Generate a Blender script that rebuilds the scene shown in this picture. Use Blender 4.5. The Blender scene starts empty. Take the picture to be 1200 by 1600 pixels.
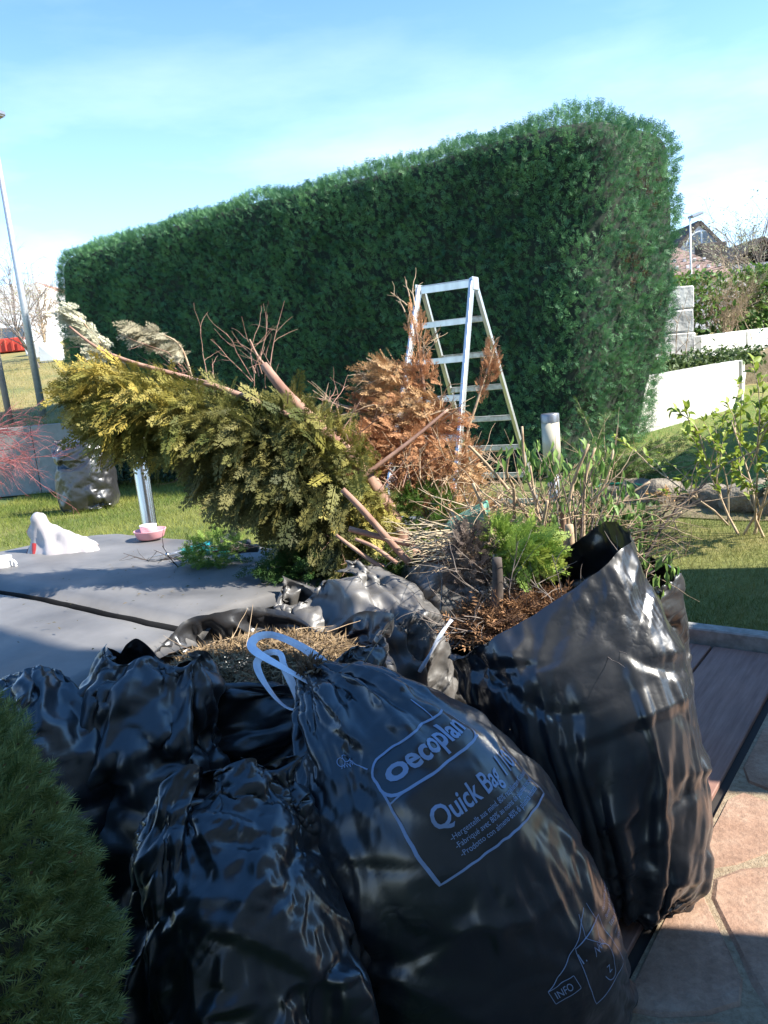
import bpy, bmesh, math, random
import numpy as np
from mathutils import Vector, Matrix

sc = bpy.context.scene
C = sc.collection
# ------------------------------------------------------------------ camera, sky, sun, exposure
PITCH, ROLL, EYE, FOC = math.radians(10.5), math.radians(5.4), 1.55, 1202.0
cam = bpy.data.objects.new('camera', bpy.data.cameras.new('camera')); C.objects.link(cam); sc.camera = cam
cam.data.sensor_fit = 'VERTICAL'; cam.data.sensor_height = 24; cam.data.lens = 24 * FOC / 1600
cam.data.clip_start = .05; cam.data.clip_end = 2000
cam.location = (0, 0, EYE); cam.rotation_mode = 'QUATERNION'
cam.rotation_quaternion = (Matrix.Rotation(math.pi / 2 - PITCH, 4, 'X') @ Matrix.Rotation(-ROLL, 4, 'Z')).to_quaternion()

SUN_AZ, SUN_EL = math.radians(105), math.radians(42)
world = bpy.data.worlds.new('World'); sc.world = world; world.use_nodes = True
wn = world.node_tree; bg = wn.nodes['Background']
sky = wn.nodes.new('ShaderNodeTexSky'); sky.sky_type = 'NISHITA'; sky.sun_disc = False
sky.sun_elevation = SUN_EL; sky.sun_rotation = SUN_AZ
sky.altitude = 400; sky.air_density = 1.0; sky.dust_density = .6; sky.ozone_density = 1.5
tc = wn.nodes.new('ShaderNodeTexCoord'); sep = wn.nodes.new('ShaderNodeSeparateXYZ')
wn.links.new(tc.outputs['Generated'], sep.inputs[0])
def wmath(op, a, b=None, clamp=False):
    n = wn.nodes.new('ShaderNodeMath'); n.operation = op; n.use_clamp = clamp
    for i, v in enumerate((a, b)):
        if v is None: continue
        if isinstance(v, (int, float)): n.inputs[i].default_value = v
        else: wn.links.new(v, n.inputs[i])
    return n.outputs[0]
cmap = wn.nodes.new('ShaderNodeMapping'); cmap.inputs['Scale'].default_value = (1.2, 2.6, 5.0)
wn.links.new(tc.outputs['Generated'], cmap.inputs[0])
cno = wn.nodes.new('ShaderNodeTexNoise'); cno.inputs['Scale'].default_value = 1.7; cno.inputs['Detail'].default_value = 7; cno.inputs['Roughness'].default_value = .55
wn.links.new(cmap.outputs[0], cno.inputs[0])
low = wmath('POWER', wmath('SUBTRACT', 1.0, sep.outputs['Z'], True), 4.2)          # thin veil, denser to the horizon
cirrus = wmath('MULTIPLY', wmath('SUBTRACT', cno.outputs[0], .46, True), wmath('ADD', wmath('MULTIPLY', low, 2.0), .05))
veil = wmath('ADD', wmath('MULTIPLY', low, .55), cirrus, True)
tint = wn.nodes.new('ShaderNodeMix'); tint.data_type = 'RGBA'; tint.blend_type = 'MULTIPLY'; tint.inputs['Factor'].default_value = 1
wn.links.new(sky.outputs[0], tint.inputs[6]); tint.inputs[7].default_value = (.30, .61, .86, 1)
mixs = wn.nodes.new('ShaderNodeMix'); mixs.data_type = 'RGBA'
wn.links.new(veil, mixs.inputs['Factor']); wn.links.new(tint.outputs[2], mixs.inputs[6]); mixs.inputs[7].default_value = (6.0, 6.5, 6.8, 1)
wn.links.new(mixs.outputs[2], bg.inputs[0]); bg.inputs[1].default_value = .15
sun = bpy.data.objects.new('sun', bpy.data.lights.new('sun', 'SUN')); C.objects.link(sun)
sun.data.energy = 4.8; sun.data.angle = math.radians(.53); sun.data.color = (1, .94, .84)
SD = np.array([math.sin(SUN_AZ) * math.cos(SUN_EL), math.cos(SUN_AZ) * math.cos(SUN_EL), math.sin(SUN_EL)])
sun.rotation_euler = Vector(SD).to_track_quat('Z', 'Y').to_euler()
sc.view_settings.view_transform = 'Standard'; sc.view_settings.look = 'None'; sc.view_settings.gamma = 1
sc.view_settings.use_curve_mapping = False; sc.view_settings.exposure = 1.45
sc.cycles.max_bounces = 8; sc.cycles.transparent_max_bounces = 8; sc.cycles.caustics_reflective = False; sc.cycles.caustics_refractive = False

rng = np.random.default_rng(7); random.seed(7)
# ------------------------------------------------------------------ measuring: a sight line of the photo meets a distance or a height
_f = np.array([0, math.cos(PITCH), -math.sin(PITCH)]); _u = np.array([0, math.sin(PITCH), math.cos(PITCH)]); _r = np.array([1., 0, 0])
_ix = _r * math.cos(ROLL) - _u * math.sin(ROLL); _iy = -_r * math.sin(ROLL) - _u * math.cos(ROLL)
def ray(x, y):
    d = _f * FOC + _ix * (x - 600) + _iy * (y - 800); return d / np.linalg.norm(d)
def at(x, y, Y):
    d = ray(x, y); return np.array([0, 0, EYE]) + d * (Y / d[1])
def onz(x, y, z=0.):
    d = ray(x, y); return np.array([0, 0, EYE]) + d * ((z - EYE) / d[2])

# ------------------------------------------------------------------ scene-graph helpers
def link(o, parent=None, loc=None):
    C.objects.link(o)
    if parent is not None:
        o.parent = parent
        o.matrix_parent_inverse = wmat(parent).inverted()
    return o
def wmat(o):
    if o.parent is None: return o.matrix_basis.copy()
    return wmat(o.parent) @ o.matrix_parent_inverse @ o.matrix_basis
def tag(o, label, cat, group=None):
    o['label'] = label; o['category'] = cat
    if group: o['group'] = group
    return o
def thing(name, label, cat, loc=(0, 0, 0), group=None):
    o = bpy.data.objects.new(name, None); o.location = [float(v) for v in loc]; o.empty_display_size = .1
    C.objects.link(o); return tag(o, label, cat, group)
def kind(o, k): o['kind'] = k; return o
def mesh(name, V, F, m=None, col=None, smooth=False, uv=None):
    """V (n,3); F (m,3|4) array or list of arrays / ragged list"""
    me = bpy.data.meshes.new(name); V = np.asarray(V, np.float32)
    Fs = F if isinstance(F, list) and len(F) and isinstance(F[0], np.ndarray) and F[0].ndim == 2 else [np.asarray(F)] if not isinstance(F, list) else None
    if Fs is None:
        me.from_pydata(V.tolist(), [], F)
    else:
        idx = np.concatenate([f.ravel() for f in Fs]).astype(np.int32)
        tot = np.concatenate([np.full(len(f), f.shape[1], np.int32) for f in Fs])
        st = np.concatenate([[0], np.cumsum(tot)[:-1]]).astype(np.int32)
        me.vertices.add(len(V)); me.vertices.foreach_set('co', V.ravel())
        me.loops.add(len(idx)); me.loops.foreach_set('vertex_index', idx)
        me.polygons.add(len(tot)); me.polygons.foreach_set('loop_start', st)
        me.update(calc_edges=True)
    if smooth: me.polygons.foreach_set('use_smooth', np.ones(len(me.polygons), bool))
    if col is not None:
        a = me.color_attributes.new('col', 'FLOAT_COLOR', 'POINT'); c = np.ones((len(V), 4), np.float32); c[:, :3] = col
        a.data.foreach_set('color', c.ravel())
    if m is not None: me.materials.append(m)
    me.validate() if Fs is None else None
    me.update(); return me
def obj(name, me, parent=None): return link(bpy.data.objects.new(name, me), parent)

# ------------------------------------------------------------------ geometry helpers
def box_vf(sx, sy, sz, bev=0.):
    bm = bmesh.new(); bmesh.ops.create_cube(bm, size=1); bmesh.ops.scale(bm, vec=(sx, sy, sz), verts=bm.verts)
    if bev: bmesh.ops.bevel(bm, geom=bm.edges[:], offset=bev, segments=1, affect='EDGES', profile=.5)
    bm.verts.index_update(); V = np.array([v.co[:] for v in bm.verts]); F = [[v.index for v in f.verts] for f in bm.faces]; bm.free(); return V, F
def box(name, m, size, loc, rz=0., bev=.003, parent=None, basis=None, jit=0.):
    V, F = box_vf(*size, bev)
    if jit: V = V + rng.normal(0, jit, V.shape)
    if basis is not None: V = V @ np.array(basis)
    else:
        c, s = math.cos(rz), math.sin(rz); V = V @ np.array([[c, s, 0], [-s, c, 0], [0, 0, 1]])
    return obj(name, mesh(name, V + np.array(loc), F, m), parent)
def join_vf(parts):
    Vs, Fs, n = [], [], 0
    for V, F in parts:
        Vs.append(V); Fs += [[i + n for i in f] for f in F]; n += len(V)
    return np.concatenate(Vs), Fs
def beam_vf(p, q, w, h, up=(0, 0, 1), bev=0.):
    p, q = np.array(p, float), np.array(q, float); t = q - p; L = np.linalg.norm(t); t /= L
    s = np.cross(t, up); s /= np.linalg.norm(s); n = np.cross(s, t)
    V, F = box_vf(w, L, h, bev); return V @ np.array([s, t, n]) + (p + q) / 2, F
def tubes(polys, sides=5):
    """polys: list of (points (k,3), radii (k,)) -> V, [F]"""
    Vs, Fs, n = [], [], 0
    ang = np.linspace(0, 2 * np.pi, sides, endpoint=False); ca, sa = np.cos(ang), np.sin(ang)
    i = np.arange(sides); ii = (i + 1) % sides
    for P, R in polys:
        P = np.asarray(P, float); R = np.asarray(R, float); k = len(P)
        T = np.gradient(P, axis=0); T /= np.linalg.norm(T, axis=1)[:, None] + 1e-9
        ref = np.array([0, 0, 1.]) if abs(T[0][2]) < .9 else np.array([1., 0, 0])
        S = np.cross(T, ref); S /= np.linalg.norm(S, axis=1)[:, None] + 1e-9; B = np.cross(T, S)
        Vs.append((P[:, None] + R[:, None, None] * (S[:, None] * ca[None, :, None] + B[:, None] * sa[None, :, None])).reshape(-1, 3))
        j = np.arange(k - 1)[:, None] * sides + n
        Fs.append(np.stack([j + i, j + ii, j + ii + sides, j + i + sides], -1).reshape(-1, 4)); n += k * sides
    return np.concatenate(Vs), np.concatenate(Fs)
def capped(poly, sides=8):
    V, F = tubes([poly], sides); k = len(poly[0]); n = len(V)
    V = np.concatenate([V, [poly[0][0]], [poly[0][-1]]]); i = np.arange(sides); ii = (i + 1) % sides
    T = np.concatenate([np.stack([ii, i, np.full(sides, n)], -1), np.stack([i + (k - 1) * sides, ii + (k - 1) * sides, np.full(sides, n + 1)], -1)])
    return V, [F, T]
def lathe(profile, n=32, loc=(0, 0, 0)):
    P = np.array(profile, float); a = np.linspace(0, 2 * np.pi, n, endpoint=False); k = len(P)
    V = np.stack([P[:, 0, None] * np.cos(a), P[:, 0, None] * np.sin(a), np.repeat(P[:, 1, None], n, 1)], -1).reshape(-1, 3)
    i = np.arange(n); ii = (i + 1) % n; j = np.arange(k - 1)[:, None] * n
    return V + np.array(loc), np.stack([j + i, j + ii, j + ii + n, j + i + n], -1).reshape(-1, 4)
def unit(v): v = np.asarray(v, float); return v / (np.linalg.norm(v, axis=-1, keepdims=True) + 1e-9)
def wav(P, freq, seed, n=14):
    r = np.random.default_rng(seed); o = np.zeros(P.shape[:-1])
    for _ in range(n): o += np.sin(P @ r.normal(0, freq, 3) + r.uniform(0, 6.3))
    return o / math.sqrt(n) * .8
# ---- leaf templates: unit length along +y, face +z
def tmpl_frond(pairs=5, sub=0, width=.55, seed=0):
    r = np.random.default_rng(seed); V, F = [], []
    def tri(a, b, w, bow=0.):
        a, b = np.array(a, float), np.array(b, float); d = b - a; s = np.array([-d[1], d[0], 0]); s /= np.linalg.norm(s) + 1e-9
        m = a + d * .45; n = len(V); V.extend([a, m + s * w + [0, 0, bow], b, m - s * w + [0, 0, bow]]); F.append([n, n + 1, n + 2]); F.append([n, n + 2, n + 3])
    tri((0, 0, 0), (0, 1, -.06), .022)
    for k in range(pairs):
        t = .12 + .78 * k / pairs
        for sgn in (-1, 1):
            L = width * (1 - t * .75) * r.uniform(.75, 1.1); a = np.array([0, t + r.uniform(-.03, .03), 0]); an = r.uniform(.65, .95)
            d = np.array([sgn * math.sin(an), math.cos(an), r.uniform(-.15, .1)]); b = a + d * L
            tri(a, b, .020 if sub else .036)
            for q in range(sub):
                tt = .25 + .6 * q / max(sub, 1); c = a + d * L * tt
                for s2 in (-1, 1):
                    an2 = an * sgn + s2 * r.uniform(.5, .8); l2 = L * .42 * (1.1 - tt * .6)
                    tri(c, c + np.array([math.sin(an2), math.cos(an2), r.uniform(-.1, .1)]) * l2, .017)
    return np.array(V), np.array(F)
def tmpl_leaf(fold=.12, w=.26):
    V = np.array([[0, 0, 0], [-w, .38, fold], [0, .42, 0], [w, .38, fold], [-w * .7, .72, fold * .6], [0, .74, -.03], [w * .7, .72, fold * .6], [0, 1.02, -.1]])
    return V, np.array([[0, 2, 1], [0, 3, 2], [1, 2, 4], [2, 5, 4], [2, 3, 5], [3, 6, 5], [4, 5, 7], [5, 6, 7]])
def tmpl_diamond(w=.3): return np.array([[0, 0, 0], [-w, .5, .06], [w, .5, .06], [0, 1, -.03]]), np.array([[0, 2, 1], [1, 2, 3]])
def tmpl_shoot(n=26, seed=0, spread=.75):
    r = np.random.default_rng(seed); V, F = [], []
    for k in range(n):
        t = k / n; a = k * 2.4; base = np.array([0, t * .62, 0]); el = spread * (1 - .55 * t) + r.uniform(-.12, .12)
        d = np.array([math.cos(a) * math.sin(el), math.cos(el), math.sin(a) * math.sin(el)]); L = r.uniform(.36, .5)
        s = np.cross(d, [math.cos(a + 1), .3, math.sin(a + 1)]); s /= np.linalg.norm(s); n0 = len(V); w = .030
        V.extend([base - s * w, base + s * w, base + d * L]); F.append([n0, n0 + 1, n0 + 2])
    return np.array(V), np.array(F)
def tmpl_blade(): return np.array([[-.035, 0, 0], [.035, 0, 0], [.0, .55, .1], [-.02, .5, .1], [.03, 1, .4]]), np.array([[0, 1, 2], [0, 2, 3], [3, 2, 4]])
def scatter(tmpl, P, D, N, S, col, vary=.12):
    TV, TF = tmpl; n, k = len(P), len(TV)
    D = unit(D); X = unit(np.cross(D, N)); Z = np.cross(X, D); S = np.broadcast_to(S, (n,))[:, None, None]
    V = P[:, None] + S * (TV[None, :, 0, None] * X[:, None] + TV[None, :, 1, None] * D[:, None] + TV[None, :, 2, None] * Z[:, None])
    F = (TF[None] + (np.arange(n) * k)[:, None, None]).reshape(-1, 3)
    c = np.broadcast_to(col, (n, 3))[:, None] * (1 + rng.normal(0, vary, (n, k, 1)).clip(-.4, .6))
    return V.reshape(-1, 3), F, c.reshape(-1, 3)
def cat(*sets):
    Vs, Fs, Cs, n = [], [], [], 0
    for V, F, c in sets: Vs.append(V); Fs.append(F + n); Cs.append(c); n += len(V)
    return np.concatenate(Vs), np.concatenate(Fs), np.concatenate(Cs)
def lerp_cols(a, b, t): a, b = np.array(a), np.array(b); return a + (b - a) * np.asarray(t)[:, None]
def rand_dir(n, r=rng): return unit(r.normal(0, 1, (n, 3)))
def ell_pts(c, rad, n, shell=.45):
    d = rand_dir(n); k = 1 - shell * rng.random(n) ** 1.6; return np.array(c) + d * k[:, None] * np.array(rad), d
def twigs(p, d, L, r, depth, kids=4, spread=.7, droop=0., wob=.12, out=None, rg=None, taper=.35):
    rg = rg or rng; out = [] if out is None else out; n = 5; P = [np.array(p, float)]; d = unit(d)
    for i in range(n):
        d = unit(d + rg.normal(0, wob, 3) + [0, 0, -droop / n]); P.append(P[-1] + d * L / n)
    P = np.array(P); R = np.linspace(r, r * taper, n + 1); out.append((P, R))
    if depth > 0:
        for q in range(kids):
            t = rg.uniform(.25, 1); i = min(int(t * n), n - 1); base = P[i] + (P[i + 1] - P[i]) * (t * n - i)
            dd = unit(unit(P[i + 1] - P[i]) + spread * rg.normal(0, 1, 3)); twigs(base, dd, L * rg.uniform(.4, .65), max(r * .5, .0009), depth - 1, kids, spread, droop, wob, out, rg, taper)
    return out

# ------------------------------------------------------------------ materials
def nodes(name):
    m = bpy.data.materials.new(name); m.use_nodes = True; nt = m.node_tree; return m, nt, nt.nodes['Principled BSDF'], nt.links
def coord(nt, scale=(1, 1, 1), kind_='Object'):
    t = nt.nodes.new('ShaderNodeTexCoord'); mp = nt.nodes.new('ShaderNodeMapping'); mp.inputs['Scale'].default_value = scale
    nt.links.new(t.outputs[kind_], mp.inputs[0]); return mp.outputs[0]
def tex_noise(nt, vec, scale, detail=4, rough=.55):
    n = nt.nodes.new('ShaderNodeTexNoise'); n.inputs['Scale'].default_value = scale; n.inputs['Detail'].default_value = detail; n.inputs['Roughness'].default_value = rough
    nt.links.new(vec, n.inputs['Vector']); return n.outputs[0]
def ramp(nt, fac, stops):
    r = nt.nodes.new('ShaderNodeValToRGB'); e = r.color_ramp.elements
    while len(e) < len(stops): e.new(.5)
    for el, (p, c) in zip(e, stops): el.position = p; el.color = (*c, 1)
    nt.links.new(fac, r.inputs[0]); return r.outputs[0]
def bump(nt, b, h, strength, dist=.01):
    n = nt.nodes.new('ShaderNodeBump'); n.inputs['Strength'].default_value = strength; n.inputs['Distance'].default_value = dist
    nt.links.new(h, n.inputs['Height'])
    nt.links.new(n.outputs[0], b.inputs['Normal']); return n
def simple(name, c1, c2=None, rough=.6, scale=8, metal=0., bmp=0., bdist=.004, spec=.5, stretch=(1, 1, 1), detail=5, lo=.35, hi=.65):
    m, nt, b, L = nodes(name); b.inputs['Roughness'].default_value = rough; b.inputs['Metallic'].default_value = metal; b.inputs['Specular IOR Level'].default_value = spec
    v = coord(nt, stretch); n = tex_noise(nt, v, scale, detail)
    L.new(ramp(nt, n, [(lo, c1), (hi, c2 or tuple(x * .8 for x in c1))]), b.inputs['Base Color'])
    if bmp: bump(nt, b, tex_noise(nt, v, scale * 3, 5), bmp, bdist)
    return m
def leafmat(name, rough=.55, trans=.3, spec=.35):
    m, nt, b, L = nodes(name); a = nt.nodes.new('ShaderNodeAttribute'); a.attribute_name = 'col'
    L.new(a.outputs['Color'], b.inputs['Base Color']); b.inputs['Roughness'].default_value = rough; b.inputs['Specular IOR Level'].default_value = spec
    t = nt.nodes.new('ShaderNodeBsdfTranslucent'); mx = nt.nodes.new('ShaderNodeMixShader'); mx.inputs[0].default_value = trans
    L.new(a.outputs['Color'], t.inputs[0]); L.new(b.outputs[0], mx.inputs[1]); L.new(t.outputs[0], mx.inputs[2]); L.new(mx.outputs[0], nt.nodes['Material Output'].inputs[0]); return m
def plasticmat(name, base, rough, fine=.55, scale=11.):
    m, nt, b, L = nodes(name); v = coord(nt)
    def ridge(sc_, d):
        n = tex_noise(nt, v, sc_, d, .5)
        s = nt.nodes.new('ShaderNodeMath'); s.operation = 'SUBTRACT'; L.new(n, s.inputs[0]); s.inputs[1].default_value = .5
        a = nt.nodes.new('ShaderNodeMath'); a.operation = 'ABSOLUTE'; L.new(s.outputs[0], a.inputs[0]); return a.outputs[0]
    ad = nt.nodes.new('ShaderNodeMath'); ad.operation = 'MULTIPLY_ADD'; L.new(ridge(scale * 3, 1.5), ad.inputs[0]); ad.inputs[1].default_value = .3; L.new(ridge(scale, 1.), ad.inputs[2])
    mk = nt.nodes.new('ShaderNodeMapRange'); mk.interpolation_type = 'SMOOTHSTEP'; L.new(tex_noise(nt, v, 5.5, 2), mk.inputs[0]); mk.inputs[1].default_value = .42; mk.inputs[2].default_value = .66; mk.inputs[3].default_value = .12
    hh = nt.nodes.new('ShaderNodeMath'); hh.operation = 'MULTIPLY'; L.new(ad.outputs[0], hh.inputs[0]); L.new(mk.outputs[0], hh.inputs[1])
    bump(nt, b, hh.outputs[0], fine, .03); b.inputs['Sheen Weight'].default_value = .07; b.inputs['Sheen Roughness'].default_value = .45
    dust = tex_noise(nt, v, 5, 6, .65)
    L.new(ramp(nt, dust, [(.45, base), (.75, tuple(x * 1.7 + .002 for x in base))]), b.inputs['Base Color'])
    rr = nt.nodes.new('ShaderNodeMapRange'); L.new(tex_noise(nt, v, 7, 4), rr.inputs[0]); rr.inputs[1].default_value = .3; rr.inputs[2].default_value = .7
    rr.inputs[3].default_value = rough + .12; rr.inputs[4].default_value = rough + .30; L.new(rr.outputs[0], b.inputs['Roughness'])
    b.inputs['Specular IOR Level'].default_value = .34; b.inputs['IOR'].default_value = 1.5; b.inputs['Coat Weight'].default_value = 1.0; b.inputs['Coat IOR'].default_value = 1.6; b.inputs['Coat Roughness'].default_value = max(.15, rough + .05)
    return m
M = {}
M['black'] = plasticmat('black_film', (.006, .007, .010), .20)
M['black_worn'] = plasticmat('worn_black_film', (.014, .014, .016), .28, .6)
M['grey_film'] = plasticmat('sunlit_grey_film', (.085, .080, .075), .42, .6)  # black film lightened to grey: its look in sunlight put into the base colour
M['faded'] = plasticmat('faded_black_film', (.055, .056, .058), .36, .5); M['leaf'] = leafmat('leaf'); M['conifer'] = leafmat('conifer_spray', .6, .26, .3); M['dry'] = leafmat('dry_spray', .8, .2, .2); M['needle'] = leafmat('needle', .5, .2, .35)
M['grass'] = leafmat('grass_blade', .6, .3, .3)
M['bark'] = simple('bark', (.16, .09, .06), (.30, .19, .13), .85, 14, bmp=.6, stretch=(1, 1, .35))
M['twig'] = simple('dry_twig', (.30, .20, .12), (.50, .38, .25), .8, 20, bmp=.3)
M['bark_pink'] = simple('pinkish_bark', (.24, .125, .09), (.42, .26, .19), .85, 16, bmp=.5, stretch=(1, 1, .35)); M['twig_grey'] = simple('grey_twig', (.13, .10, .085), (.24, .20, .17), .85, 20, bmp=.3)
M['twig_dark'] = simple('dark_twig', (.035, .028, .024), (.09, .07, .06), .85, 20)
M['twig_red'] = simple('red_twig', (.20, .045, .06), (.36, .13, .12), .6, 9)
M['alu'] = simple('aluminium', (.78, .78, .77), (.60, .60, .59), .38, 12, .85, .1, .001, stretch=(1, 1, .2))
M['alu_worn'] = simple('worn_aluminium_tread', (.70, .68, .60), (.46, .43, .36), .5, 30, .6, .25, .001)
M['steel'] = simple('brushed_steel', (.62, .61, .59), (.48, .47, .45), .26, 30, 1., .1, .0006, stretch=(1, 1, .05))
M['white_plastic'] = simple('white_plastic', (.82, .82, .82), (.74, .74, .75), .35, 5)
M['ribbon'] = simple('white_drawstring', (.78, .82, .90), (.66, .70, .80), .3, 40, bmp=.3, bdist=.001)
# =================================================================== BIG STRUCTURE
def height(x, y):
    x, y = np.asarray(x, float), np.asarray(y, float)
    sm = lambda e0, e1, v: (lambda t: t * t * (3 - 2 * t))(np.clip((v - e0) / (e1 - e0), 0, 1))
    # right: gentle slope above the boulder edge, left: meadow behind the low wall
    right = sm(1.2, 3.2, x - (y - 9) * .05) * np.clip(.085 * (y - 7.2), 0, .62)
    left = sm(-1.5, -4.2, x + 1.0) * (np.clip(y - 14.5, 0, .2) * 6.0 + np.clip(.13 * (y - 14.5), 0, 4.6))
    far = np.clip((y - 19) * .11, 0, 3.2) * sm(-2, 2, x)
    z = np.maximum(np.maximum(right, left), far) - .15 * sm(9.5, 13.5, y) * sm(-2.5, -4.5, x)
    hill = np.clip((y - 70) * .05, 0, 14) * (1 + .25 * np.sin(x * .02 + 1))
    return z + hill
xs = np.unique(np.concatenate([np.linspace(-400, -30, 20), np.linspace(-30, 30, 121), np.linspace(30, 400, 20)]))
ys = np.unique(np.concatenate([np.linspace(-60, -5, 8), np.linspace(-5, 14.4, 40), np.linspace(14.4, 14.8, 7), np.linspace(15, 60, 60), np.linspace(60, 600, 25)]))
GX, GY = np.meshgrid(xs, ys); GZ = height(GX, GY)
nx = len(xs); i = np.arange(nx - 1); j = np.arange(len(ys) - 1)[:, None]; a = j * nx + i
mg, nt, b, L = nodes('ground_turf'); v = coord(nt)
n1 = tex_noise(nt, v, .55, 6, .6); n2 = tex_noise(nt, v, 9, 5, .7)
sp = nt.nodes.new('ShaderNodeSeparateXYZ'); L.new(v, sp.inputs[0])
ca = ramp(nt, n1, [(.35, (.08, .12, .02)), (.55, (.17, .18, .045)), (.7, (.24, .20, .07))])
cb = ramp(nt, n1, [(.3, (.30, .23, .085)), (.5, (.23, .20, .07)), (.68, (.13, .15, .045))])
fm = nt.nodes.new('ShaderNodeMapRange'); L.new(sp.outputs['Y'], fm.inputs[0]); fm.inputs[1].default_value = 14.3; fm.inputs[2].default_value = 14.6
mx = nt.nodes.new('ShaderNodeMix'); mx.data_type = 'RGBA'; L.new(fm.outputs[0], mx.inputs['Factor']); L.new(ca, mx.inputs[6]); L.new(cb, mx.inputs[7])
ml = nt.nodes.new('ShaderNodeMix'); ml.data_type = 'RGBA'; ml.blend_type = 'MULTIPLY'; ml.inputs['Factor'].default_value = .7
L.new(mx.outputs[2], ml.inputs[6]); L.new(ramp(nt, n2, [(.3, (.55, .55, .5)), (.7, (1.25, 1.2, 1.1))]), ml.inputs[7]); L.new(ml.outputs[2], b.inputs['Base Color'])
b.inputs['Roughness'].default_value = .95; bump(nt, b, n2, .8, .04)
ground = kind(obj('ground', mesh('ground', np.stack([GX, GY, GZ], -1).reshape(-1, 3), np.stack([a, a + 1, a + 1 + nx, a + nx], -1).reshape(-1, 4), mg, smooth=True)), 'structure')

# terrace frame: house direction
UX = np.array([.79, -.613, 0]); VY = np.array([.613, .79, 0]); ZZ = np.array([0, 0, 1.])
K0 = np.array([1.40, 3.81, 0])                        # foot of the kerb, terrace side
# concrete kerb
M['kerb'] = simple('weathered_concrete', (.20, .195, .175), (.33, .32, .29), .9, 22, bmp=.5)
kerb = kind(box('kerb', M['kerb'], (7.0, .09, .17), K0 + UX * .6 + VY * .047 + ZZ * .025, basis=[UX, VY, ZZ], bev=.008), 'structure')
# deck of wide boards
M['deckbase'] = simple('dark_deck_frame', (.03, .025, .022), None, .9)
deck = kind(box('deck', M['deckbase'], (4.6, 2.4, .01), K0 - UX * 1.40 - VY * 1.22 + ZZ * .006, basis=[UX, VY, ZZ], bev=0), 'structure')
md, nt, b, L = nodes('deck_board'); v = coord(nt, (1, 1, 1)); oi = nt.nodes.new('ShaderNodeObjectInfo')
m0 = nt.nodes.new('ShaderNodeMapping'); m0.inputs['Rotation'].default_value = (0, 0, math.atan2(UX[1], UX[0]) * -1); L.new(v, m0.inputs[0])
mp = nt.nodes.new('ShaderNodeMapping'); mp.inputs['Scale'].default_value = (38, 2.2, 10); L.new(m0.outputs[0], mp.inputs[0])
g1 = tex_noise(nt, mp.outputs[0], 1.6, 5, .6); g2 = tex_noise(nt, v, 3, 5, .6)
cc = ramp(nt, g1, [(.3, (.19, .095, .07)), (.7, (.31, .175, .135))]); dm = nt.nodes.new('ShaderNodeMix'); dm.data_type = 'RGBA'; dm.blend_type = 'MULTIPLY'; dm.inputs['Factor'].default_value = .6
L.new(cc, dm.inputs[6]); L.new(ramp(nt, g2, [(.3, (.7, .7, .72)), (.7, (1.2, 1.15, 1.1))]), dm.inputs[7]); L.new(dm.outputs[2], b.inputs['Base Color']); b.inputs['Roughness'].default_value = .7; bump(nt, b, g1, .35, .003)
EDGE = np.array([1.538, 3.019, 0])                    # a point on the seam between deck and stone paving
ue = (EDGE - K0) @ UX
w_b = .335
for q in range(9):
    u0 = ue - .006 - (q + .5) * (w_b + .012)
    V, F = box_vf(w_b, 2.37, .022, .003); V = V @ np.array([UX, VY, ZZ]) + K0 + UX * u0 - VY * 1.205 + ZZ * (.024 + rng.normal(0, .0008))
    obj('deck_board', mesh('deck_board', V, F, md), deck)
# crazy paving: irregular stone slabs in mortar
M['mortar'] = simple('sandy_mortar', (.22, .16, .10), (.33, .26, .175), .95, 60, bmp=.9, bdist=.006)
pc = K0 + UX * (ue + 1.62) - VY * 1.6
paving = kind(box('paving', M['mortar'], (3.2, 3.9, .02), pc + ZZ * .0145, basis=[UX, VY, ZZ], bev=0), 'structure')
mp_, nt, b, L = nodes('porphyry_slab'); v = coord(nt); oi = nt.nodes.new('ShaderNodeObjectInfo')
s1 = tex_noise(nt, v, 7, 7, .65); s2 = tex_noise(nt, v, 55, 5, .7); s3 = tex_noise(nt, v, 2.2, 4, .6)
c1 = ramp(nt, s1, [(.28, (.26, .125, .06)), (.5, (.35, .19, .105)), (.72, (.41, .265, .165))])
hs = nt.nodes.new('ShaderNodeHueSaturation'); L.new(c1, hs.inputs['Color'])
for sock, lo_, hi_ in (('Value', .72, 1.12), ('Saturation', .6, 1.1)):
    r_ = nt.nodes.new('ShaderNodeMapRange'); r_.inputs[3].default_value = lo_; r_.inputs[4].default_value = hi_; L.new(oi.outputs['Random'], r_.inputs[0]); L.new(r_.outputs[0], hs.inputs[sock])
mm = nt.nodes.new('ShaderNodeMix'); mm.data_type = 'RGBA'; mm.blend_type = 'MULTIPLY'; mm.inputs['Factor'].default_value = .75; L.new(hs.outputs[0], mm.inputs[6]); L.new(ramp(nt, s2, [(.3, (.62, .6, .6)), (.68, (1.2, 1.2, 1.2))]), mm.inputs[7])
L.new(mm.outputs[2], b.inputs['Base Color']); b.inputs['Roughness'].default_value = .82
ad = nt.nodes.new('ShaderNodeMath'); ad.operation = 'MULTIPLY_ADD'; L.new(s1, ad.inputs[0]); ad.inputs[1].default_value = 2.5; L.new(s2, ad.inputs[2]); bump(nt, b, ad.outputs[0], .7, .006)
r_ = np.random.default_rng(12); seeds = []
while len(seeds) < 46:
    p = np.array([r_.uniform(-.1, 3.2), r_.uniform(-1.9, 1.9)])
    if all(np.linalg.norm((p - s) * [1, 1.2]) > .43 for s in seeds): seeds.append(p)
    elif r_.random() < .002: break
seeds = np.array(seeds)
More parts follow.
